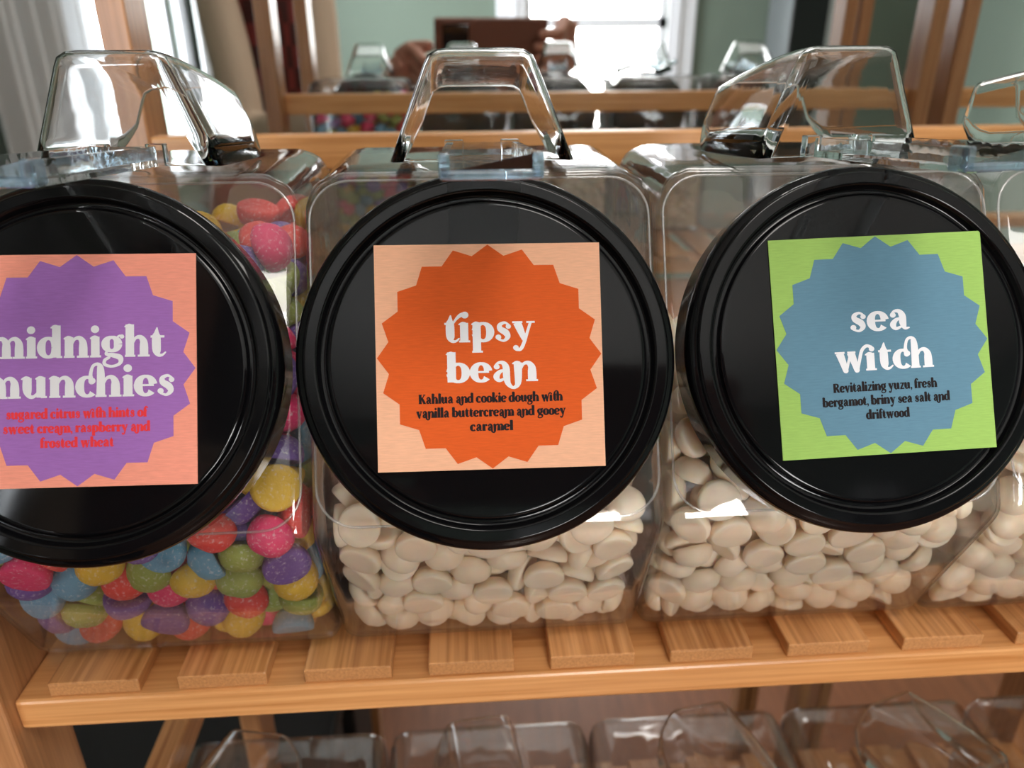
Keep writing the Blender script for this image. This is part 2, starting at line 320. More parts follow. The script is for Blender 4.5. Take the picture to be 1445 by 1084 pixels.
G['s'] = (.80, [dot(.62, .74, .12), st((.66, .80, .09), (.46, .93, .12), (.24, .82, .19), (.26, .62, .26), (.50, .44, .29), (.58, .22, .22), (.40, .04, .12), (.16, .12, .10)), dot(.16, .22, .13)])
G['t'] = (.70, [st((.30, 1.32, .06), (.28, 1.10, .20), (.27, .90, T), (.28, .30, T), (.36, .07, .18), (.52, .06, .11), (.66, .18, .07)), ('flat2', [(.02, .92), (.62, .92), .10])])
G['u'] = (1.12, [flag(.22, .98), st((.24, .93, T), (.24, .38, T), (.32, .10, .20), (.50, .06, .14), (.68, .25, .10)), stem(.80, .02, .95), flag(.80, .98), foot(.80, 1.05)])
G['v'] = (.98, [('flat2', [(.0, .94), (.46, .94), .09]), st((.22, .92, T), (.36, .50, .30), (.50, .04, .24)), st((.54, .05, .12), (.68, .50, .12), (.80, .92, .12)), ('flat2', [(.62, .94), (.98, .94), .09])])
G['w'] = (1.50, [('flat2', [(.0, .94), (.46, .94), .09]), st((.22, .92, T), (.34, .50, .30), (.46, .04, .24)), st((.50, .05, .12), (.62, .50, .12), (.74, .92, .13)), st((.74, .92, T), (.86, .50, .30), (.98, .04, .24)), st((1.02, .05, .12), (1.16, .50, .12), (1.28, .92, .12)), ('flat2', [(1.12, .94), (1.46, .94), .09]), ('flat2', [(.58, .94), (.96, .94), .09])])
G['y'] = (1.00, [('flat2', [(.0, .94), (.46, .94), .09]), st((.22, .92, T), (.38, .50, .30), (.52, .10, .20)), st((.82, .92, .12), (.66, .40, .13), (.52, -.05, .15), (.36, -.38, .16), (.16, -.42, .12)), dot(.14, -.32, .13), ('flat2', [(.64, .94), (1.02, .94), .09])])
G['z'] = (.86, [('flat2', [(.10, .90), (.78, .90), .13]), st((.68, .88, .22), (.18, .08, .22)), ('flat2', [(.08, .07), (.80, .07), .14]), ('flat2', [(.10, .78), (.16, .92), .1])])
G['K'] = (1.26, [stem(.28, .02, 1.38), foot(.02, .56), foot(.02, .56, 1.31), st((.42, .60, .12), (.74, .98, .13), (.98, 1.32, .13)), ('flat2', [(.76, 1.35), (1.2, 1.35), .09]), st((.58, .82, .24), (.82, .40, .31), (1.02, .04, .31)), foot(.80, 1.26)])
G['R'] = (1.22, [stem(.28, .02, 1.38), foot(.02, .56), st((.10, 1.34, .09), (.55, 1.33, .12), (.86, 1.16, .26), (.86, .90, .26), (.58, .72, .12), (.30, .70, .10)), st((.60, .70, .22), (.80, .40, .30), (.98, .04, .28)), foot(.82, 1.22)])
G[','] = (.34, [dot(.16, .10, .14), st((.22, .08, .16), (.20, -.12, .10), (.10, -.26, .04))])
G['.'] = (.34, [dot(.16, .11, .15)])
G[' '] = (.42, [])
# joined letters: the a that dives under the line into n or m, c looping over to h, t and w curling over i, f through h
G['<an>'] = (1.98, G['a'][1][:1] + [st((.15, .78, .10), (.30, .93, .13), (.50, .92, .20), (.62, .70, .28), (.64, .25, .29), (.70, -.10, .22), (.90, -.30, .14), (1.08, -.20, .20), (1.14, .10, .29), (1.14, .92, T)), G['a'][1][2], flag(1.12, .98)] + [(k, [(x + .90, y, z) for x, y, z in v] if k == 'sm' else [(v[0][0] + .90, v[0][1]), (v[1][0] + .90, v[1][1]), v[2]]) for k, v in arch(.36)])
G['<am>'] = (2.52, G['<an>'][1] + [(k, [(x + .90, y, z) for x, y, z in v] if k == 'sm' else [(v[0][0] + .90, v[0][1]), (v[1][0] + .90, v[1][1]), v[2]]) for k, v in arch(.90)])
G['<ch>'] = (1.90, [bowl(.46, .48, .31, .43, 55, 318), st((.64, .70, .24), (.60, 1.02, .15), (.70, 1.42, .13), (.92, 1.50, .16), (1.02, 1.20, .29), (1.02, .02, T)), dot(.66, .74, .15), foot(.80, 1.26)] + [(k, [(x + .78, y, z) for x, y, z in v] if k == 'sm' else [(v[0][0] + .78, v[0][1]), (v[1][0] + .78, v[1][1]), v[2]]) for k, v in arch(.36)])
G['<ti>'] = (1.22, [G['t'][1][0], ('flat2', [(.02, .92), (.40, .92), .10]), st((.36, .86, .08), (.56, 1.16, .12), (.76, 1.34, .18), (.94, 1.38, .22)), dot(.94, 1.34, .17), stem(.90, .02, .95), flag(.88, .98), foot(.66, 1.16)])
G['<wi>'] = (2.00, G['w'][1][:4] + [st((1.02, .05, .12), (1.12, .50, .14), (1.26, 1.00, .15), (1.48, 1.22, .15), (1.70, 1.16, .14)), dot(1.72, 1.06, .13), G['w'][1][6], stem(1.64, .02, .86), flag(1.62, .88), foot(1.40, 1.90)])
G['<th>'] = (1.72, [st((.28, .93, T), (.28, .30, T), (.36, .07, .18), (.52, .06, .11), (.62, .16, .07)), ('flat2', [(.02, .92), (.90, .92), .10]), st((.28, .95, T), (.32, 1.30, .20), (.58, 1.50, .14), (.80, 1.38, .22), (.84, 1.05, T), (.84, .02, T)), foot(.64, 1.08)] + [(k, [(x + .60, y, z) for x, y, z in v] if k == 'sm' else [(v[0][0] + .60, v[0][1]), (v[1][0] + .60, v[1][1]), v[2]]) for k, v in arch(.36)])
def smooth(pts, n=7):
    P = [Vector(p) for p in pts]; P = [2 * P[0] - P[1]] + P + [2 * P[-1] - P[-2]]; out = []
    for i in range(1, len(P) - 2):
        for k in range(n):
            u = k / n; a, b, c, d = P[i - 1], P[i], P[i + 1], P[i + 2]
            out.append(.5 * ((2 * b) + (c - a) * u + (2 * a - 5 * b + 4 * c - d) * u * u + (3 * b - a - 3 * c + d) * u ** 3))
    out.append(P[-2]); return out
def glyph(bm, strokes, ox, oy, sx, sy, bold=1.0):
    lift = [0.0]
    def V(x, y): return bm.verts.new((ox + x * sx, oy + y * sy, lift[0]))
    def F(*v):
        try: bm.faces.new(v)
        except ValueError: pass
    for kind, data in strokes:
        lift[0] += 1.5e-6
        if kind == 'dot':
            x, y, r = data; F(*[V(x + r * math.cos(a * PI / 9), y + r * math.sin(a * PI / 9)) for a in range(18)]); continue
        if kind == 'flat2':
            (x0, y0), (x1, y1), h = data; h *= bold; F(V(x0, y0 - h / 2), V(x1, y1 - h / 2), V(x1, y1 + h / 2), V(x0, y0 + h / 2)); continue
        pts = smooth(data) if kind == 'sm' else [Vector(p) for p in data]
        L_, R_ = [], []
        for i, p in enumerate(pts):
            q0, q1 = pts[max(i - 1, 0)], pts[min(i + 1, len(pts) - 1)]; d = Vector((q1.x - q0.x, q1.y - q0.y)); d.normalize()
            h = max(p.z, .04) / 2 * bold; L_.append(V(p.x - d.y * h, p.y + d.x * h)); R_.append(V(p.x + d.y * h, p.y - d.x * h))
        for i in range(len(pts) - 1): F(L_[i], R_[i], R_[i + 1], L_[i + 1])
        if kind == 'sm':
            for p in (q for q in (pts[0], pts[-1]) if q.z < .24):
                r = p.z / 2 * .98 * bold; lift[0] += 1e-6
                F(*[V(p.x + r * math.cos(a * PI / 6), p.y + r * math.sin(a * PI / 6)) for a in range(12)])
def tokens(s):
    out = []; i = 0
    while i < len(s):
        if s[i] == '<': j = s.index('>', i) + 1; out.append(s[i:j]); i = j
        else: out.append(s[i]); i += 1
    return out
def lettering(name, lines, m, parent, h=.00003):
    bm = bmesh.new()
    for text, cx, y, width, xh in lines:
        tk = tokens(text); tot = sum(G[k][0] for k in tk); sx = width / tot; x = cx - width / 2
        for k in tk: glyph(bm, G[k][1], x, y, sx, xh, 1.36 if xh < .003 else 1.06); x += G[k][0] * sx
    bm.normal_update()
    for f in bm.faces:
        if f.normal.z < 0: f.normal_flip()
    me = bpy.data.meshes.new(name); bm.to_mesh(me); bm.free(); me.materials.append(m)
    o = bpy.data.objects.new(name, me); C.objects.link(o); o.parent = parent; o.location = (0, 0, h); return o

# ------------------------------------------------------------------ jars
TAU = .4548; PITCH = .1112; X0 = .0062       # lid tilt, column spacing, centre of the second column
JY = .26                                    # jar origin: under its middle, on the slats
PROF = [(.2284 - JY, 0), (.197 - JY, .0676), (.2473 - JY, .171), (.3186 - JY, .171), (.3186 - JY, 0)]
def jar_mesh():
    bm = bmesh.new(); hw = .0552
    A = [bm.verts.new((-hw, y, z)) for y, z in PROF]; B = [bm.verts.new((hw, y, z)) for y, z in PROF]; n = len(PROF)
    bm.faces.new(A[::-1]); bm.faces.new(B)
    for i in range(n): bm.faces.new((A[i], A[(i + 1) % n], B[(i + 1) % n], B[i]))
    bmesh.ops.recalc_face_normals(bm, faces=bm.faces)
    # softened edges: wide curve where the top meets the sides, tight ones round the front face
    lay = bm.edges.layers.float.new('bevel_weight_edge')
    across = {(0, 1): .006, (1, 2): .005, (2, 3): .013, (3, 4): .008, (0, 4): .009}; along = (.010, .006, .004, .008, .006)
    pos = {}
    for k in range(n): pos[A[k]] = (0, k); pos[B[k]] = (1, k)
    for e in bm.edges:
        (s0, k0), (s1, k1) = pos[e.verts[0]], pos[e.verts[1]]
        e[lay] = (along[k0] if k0 == k1 else across[tuple(sorted((k0, k1)))]) / .013
    return bm
LIDM = Matrix(((1, 0, 0, 0), (0, math.sin(TAU), -math.cos(TAU), .1993 - JY), (0, math.cos(TAU), math.sin(TAU), -.0818 + .209), (0, 0, 0, 1)))
bm = jar_mesh(); tm = bpy.data.meshes.new('jar_body'); bm.to_mesh(tm); bm.free(); to = bpy.data.objects.new('jar_body', tm); C.objects.link(to)
bv = to.modifiers.new('edges', 'BEVEL'); bv.limit_method = 'WEIGHT'; bv.width = .013; bv.segments = 6
jme = bpy.data.meshes.new_from_object(to.evaluated_get(bpy.context.evaluated_depsgraph_get())); bpy.data.objects.remove(to); bpy.data.meshes.remove(tm)
jme.materials.clear(); jme.materials.append(JAR); jme.name = 'jar_body'
for p in jme.polygons: p.use_smooth = True
bm = bmesh.new(); add_lathe(bm, [(.047, -.0245), (.0488, -.0245), (.0488, -.0145), (.0505, -.0145), (.0505, -.0125), (.047, -.0125), (.047, -.0245)], 64)
nme = bpy.data.meshes.new('neck'); bmesh.ops.recalc_face_normals(bm, faces=bm.faces); bm.to_mesh(nme); bm.free(); nme.materials.append(JAR)
for p in nme.polygons: p.use_smooth = True
nme.set_sharp_from_angle(angle=.6)
LP = [(0, -.0010), (.0436, -.0010), (.0440, -.0010), (.0446, -.0013), (.0449, -.0024), (.0453, -.0027), (.0466, -.0027), (.0470, -.0024), (.0474, -.0004), (.0479, 0), (.0482, 0), (.0505, 0), (.0508, 0), (.0512, -.0003), (.0514, -.0011), (.0517, -.0013), (.0525, -.0015), (.0533, -.0022), (.0538, -.0034), (.0540, -.0050), (.0540, -.0054), (.0540, -.0150), (.0532, -.0152), (.0520, -.0145), (.0520, -.0040), (0, -.0040)]
bm = bmesh.new(); add_lathe(bm, LP, 160); bmesh.ops.recalc_face_normals(bm, faces=bm.faces)
lme = bpy.data.meshes.new('lid'); bm.to_mesh(lme); bm.free(); lme.materials.append(LID)
for p in lme.polygons: p.use_smooth = True
lme.set_sharp_from_angle(angle=.75)
def edge_highlight_mesh():
    """thin pale tube added as the bright edge highlight around the sloping front face"""
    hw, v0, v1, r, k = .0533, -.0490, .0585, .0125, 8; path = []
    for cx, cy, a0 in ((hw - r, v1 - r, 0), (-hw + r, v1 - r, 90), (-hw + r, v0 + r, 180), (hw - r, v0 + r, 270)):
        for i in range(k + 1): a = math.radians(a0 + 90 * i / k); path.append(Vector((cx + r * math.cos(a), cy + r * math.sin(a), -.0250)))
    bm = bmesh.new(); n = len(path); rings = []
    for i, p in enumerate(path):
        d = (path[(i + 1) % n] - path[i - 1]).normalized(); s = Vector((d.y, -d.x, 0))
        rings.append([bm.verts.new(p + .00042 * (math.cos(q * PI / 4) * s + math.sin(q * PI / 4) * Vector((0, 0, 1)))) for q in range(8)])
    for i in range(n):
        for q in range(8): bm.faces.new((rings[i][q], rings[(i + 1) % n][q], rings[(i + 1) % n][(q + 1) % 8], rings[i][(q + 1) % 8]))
    bmesh.ops.recalc_face_normals(bm, faces=bm.faces); me = bpy.data.meshes.new('edge_highlight'); bm.to_mesh(me); bm.free(); me.materials.append(EDGE_GLINT)
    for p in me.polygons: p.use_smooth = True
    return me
bme = edge_highlight_mesh()
def star_mesh(m):
    bm = bmesh.new(); n = 20; ring = []
    for k in range(2 * n):
        r = .0315 if k % 2 == 0 else .0286
        a = PI / 2 + PI * k / n; ring.append(bm.verts.new((r * math.cos(a), r * math.sin(a), 0)))
    c = bm.verts.new((0, 0, 0))
    for k in range(2 * n): bm.faces.new((c, ring[k], ring[(k + 1) % (2 * n)]))
    r = bmesh.ops.extrude_face_region(bm, geom=list(bm.faces))
    for v in r['geom']:
        if isinstance(v, bmesh.types.BMVert): v.co.z += .00006
    bmesh.ops.recalc_face_normals(bm, faces=bm.faces)
    me = bpy.data.meshes.new('starburst'); bm.to_mesh(me); bm.free(); me.materials.append(m); return me
WHT = principled('white_print', srgb(238, 238, 243), .6, .2); INK = principled('black_print', srgb(28, 20, 22), .6, .2); RED = principled('red_print', srgb(238, 62, 68), .6, .2)
def jar(col, z, label, group, card=None):
    t = thing('candy_jar', (X0 + PITCH * col, JY, z + .0004), label, 'jar', group)
    part('jar_body', jme, t).modifiers.new('wall', 'SOLIDIFY').thickness = .0009
    t.children[0].modifiers[0].offset = -1
    part('neck', nme, t, LIDM); part('edge_highlight', bme, t, LIDM)
    lid = part('lid', lme, t, LIDM); lid['label'] = 'black plastic screw lid with a raised rim and ring groove'
    if card:
        dx, dy, rot, cp, cs, title, desc, ink, lab = card
        M = LIDM @ Matrix.Translation((dx, dy, -.0009)) @ Matrix.Rotation(rot, 4, 'Z')
        bm = bmesh.new(); add_box(bm, (-.0318, -.0317, 0), (.0318, .0317, .0003))
        pl = obj('paper_label', bm, paper('card_' + lab, cp), t, False, M); pl['label'] = lab
        part('starburst', star_mesh(paper('starburst_' + lab, cs)), pl, Matrix.Translation((0, 0, .0003)))
        lettering('title_lettering', title, WHT, pl, .00042); lettering('description_lettering', desc, ink, pl, .00042)
    return t
mm = .001
C1 = (-.0006, .0003, -.012, srgb(250, 160, 138), srgb(166, 112, 190),
      [('midnight', .0, 3.4 * mm, 47.5 * mm, 5.9 * mm), ('mun<ch>ies', .5 * mm, -7.4 * mm, 51.5 * mm, 5.9 * mm)],
      [('sugared citrus <wi><th> hints of', 0, -13.0 * mm, 37.2 * mm, 1.85 * mm), ('sweet cre<am>, raspberry <an>d', 0, -16.9 * mm, 38.8 * mm, 1.85 * mm), ('frosted wheat', 0, -20.9 * mm, 19.4 * mm, 1.85 * mm)], RED, 'peach card with a purple starburst')
C2 = (.0006, .0008, -.008, srgb(242, 184, 150), srgb(222, 92, 28),
      [('<ti>psy', .0, 4.0 * mm, 25.4 * mm, 5.7 * mm), ('be<an>', .4 * mm, -7.3 * mm, 25.6 * mm, 5.7 * mm)],
      [('Kahlua <an>d cookie dough <wi><th>', 0, -13.0 * mm, 40.4 * mm, 1.85 * mm), ('v<an>illa buttercre<am> <an>d gooey', 0, -16.9 * mm, 41.8 * mm, 1.85 * mm), ('car<am>el', 0, -20.9 * mm, 12.0 * mm, 1.85 * mm)], INK, 'pale peach card with an orange starburst')
C3 = (.0031, .0008, .025, srgb(154, 192, 98), srgb(96, 136, 158),
      [('sea', -.4 * mm, 4.0 * mm, 18.2 * mm, 5.8 * mm), ('<wi>t<ch>', .2 * mm, -7.3 * mm, 29.4 * mm, 5.8 * mm)],
      [('Revitalizing yuzu, fresh', -.2 * mm, -13.2 * mm, 31.0 * mm, 1.85 * mm), ('bergamot, briny sea salt <an>d', -.1 * mm, -17.2 * mm, 38.0 * mm, 1.85 * mm), ('driftwood', 0, -21.3 * mm, 13.0 * mm, 1.85 * mm)], INK, 'lime green card with a grey-blue starburst')
gj = 'scoop-topped jars on the upper shelf'
jar(-1, SH[0], 'clear jar of rainbow wax melts with a peach and purple card on its lid', gj, C1)
jar(0, SH[0], 'clear jar of cream wax melts with an orange card on its lid', gj, C2)
jar(1, SH[0], 'clear jar of cream wax melts with a blue and green card on its lid', gj, C3)
jar(2, SH[0], 'clear jar of cream wax melts cut off by the right edge, beside the blue-and-green-card jar', gj)
jar(3, SH[0], 'clear jar farthest right on the upper shelf, its lid seen only in the mirror', gj)
gl = 'clear jars on the lower shelf'
low = ['below the purple-card jar', 'below the orange-card jar', 'below the blue-card jar', 'second jar from the right end', 'at the far right end of the lower row']
for k in range(5): jar(k - 1, SH[1], 'empty clear jar on the lower shelf, ' + low[k], gl)

# ------------------------------------------------------------------ scoops
def scoop_meshes():
    wb, wt, H, LN = .0282, .0150, .0318, .058
    def hb(u):                              # lower rim rises in a curve at the mouth
        u = u / LN; return 0 if u < .78 else .010 * ((u - .78) / .22) ** 2
    def ht(u): return H - .0085 * max(0, (u / LN - .08) / .92) ** 1.5
    def width(h, u):                        # half width at height h
        return wb + (wt - wb) * h / H - .003 * (u / LN) ** 2
    bm = bmesh.new(); rows = []
    us = [0, .0003, .0010, .0022, .0040, .010, .018, .026, .034, .042, .047, .051, .054, .0565, .058]
    for i, u in enumerate(us):
        b, tp = hb(u), ht(u); r = .0045; w1, w0 = width(tp - r, u), width(b, u); wt2 = width(tp, u)
        half = [(w0, b), (width(b + (tp - r - b) * .33, u), b + (tp - r - b) * .33), (width(b + (tp - r - b) * .67, u), b + (tp - r - b) * .67), (w1, tp - r), ((w1 + wt2) / 2 - .0004, tp - r * .42), (wt2 - .0022, tp - r * .08), (wt2 - .0050, tp)]
        row = half + [(-x, z) for x, z in half[::-1]]
        q = .0040                           # rounded edge all round the back wall
        if u < q:
            ins = q - math.sqrt(max(0, q * q - (q - u) ** 2)); row = [(x - math.copysign(min(ins, abs(x)), x), min(z, tp - ins) if z > tp - ins else z) for x, z in row]
        rows.append([bm.verts.new((x, u, z)) for x, z in row])
    for a, b in zip(rows, rows[1:]):
        for k in range(len(a) - 1): bm.faces.new((a[k], b[k], b[k + 1], a[k + 1]))
    bm.faces.new(rows[0][::-1])             # back wall
    bmesh.ops.recalc_face_normals(bm, faces=bm.faces)
    f = max(bm.faces, key=lambda f: len(f.verts)); bm.normal_update()
    if f.normal.y > 0: bmesh.ops.reverse_faces(bm, faces=bm.faces)
    bmesh.ops.inset_individual(bm, faces=[f], thickness=.0012)
    me = bpy.data.meshes.new('scoop_bowl'); bm.to_mesh(me); bm.free(); me.materials.append(SCOOP); me.materials.append(SCOOP_RIM)
    for p in me.polygons: p.use_smooth = True
    me.set_sharp_from_angle(angle=1.2)
    bm = bmesh.new()                        # U channel handle, open upward, with an end wall and two tongues into the bowl
    P = [(-.0115, 0), (.0115, 0), (.0115, .0056), (.0094, .0056), (.0094, .0018), (-.0094, .0018), (-.0094, .0056), (-.0115, .0056)]
    A = [bm.verts.new((x * .92, -.0012, z)) for x, z in P]; B = [bm.verts.new((x, -.064, z)) for x, z in P]
    for k in range(8): bm.faces.new((A[k], A[(k + 1) % 8], B[(k + 1) % 8], B[k]))
    bm.faces.new(A); bm.faces.new(B[::-1])
    bmesh.ops.triangulate(bm, faces=[f for f in bm.faces if len(f.verts) > 4])
    n0 = len(bm.faces); add_box(bm, (-.0115, -.0662, 0), (.0115, -.0641, .0022), .0007)
    add_box(bm, (-.0118, -.0662, .0002), (-.0092, -.060, .0060), .0007); add_box(bm, (.0092, -.0662, .0002), (.0118, -.060, .0060), .0007); bm.faces.ensure_lookup_table()
    for f in bm.faces[n0:]: f.material_index = 1
    for s in (-1, 1): add_box(bm, (s * .0085 - .0028, .0028, .0002), (s * .0085 + .0028, .0060, .0062), .0004)
    bmesh.ops.recalc_face_normals(bm, faces=bm.faces)
    hm = bpy.data.meshes.new('scoop_handle'); bm.to_mesh(hm); bm.free(); hm.materials.append(HANDLE); hm.materials.append(RIM)
    return me, hm
sme, hme = scoop_meshes()
def scoop(x, y, z, rot, tilt, label, group):
    t = thing('scoop', (x, y, z), label, 'scoop', group); t.rotation_euler = (-tilt, 0, rot)
    m = part('bowl', sme, t).modifiers.new('wall', 'SOLIDIFY'); m.thickness = .0009; m.offset = -1; m.material_offset_rim = 1
    part('handle', hme, t)['label'] = 'flat channel handle with blue-tinged edges'
    return t
gs = 'scoops lying on the upper jars'
TLT = .075
scoop(-.0986, .2400, Z(-.0334), -.06, TLT, 'clear plastic scoop lying upside down on the rainbow jar, handle pointing left', gs)
scoop(.0070, .2400, Z(-.0334), 0, TLT, 'clear plastic scoop lying upside down on the orange-card jar, handle straight forward', gs)
scoop(.1190, .2400, Z(-.0334), .12, TLT, 'clear plastic scoop lying upside down on the blue-card jar, handle pointing right', gs)
scoop(.2290, .2400, Z(-.0334), .55, TLT, 'clear plastic scoop cut off by the right edge of the photo', gs)
scoop(.3420, .2400, Z(-.0334), .15, TLT, 'clear plastic scoop on the rightmost jar, seen only in the mirror', gs)
gs2 = 'scoops lying on the lower jars'
for k, (dx, r) in enumerate(((-.02, -.2), (.0, .1), (.01, .15), (.012, .3), (0, 0))):
    scoop(X0 + PITCH * (k - 1) + dx, .2400, Z(-.0334 - .312), r, TLT, 'clear scoop on the lower-shelf jar ' + low[k], gs2)

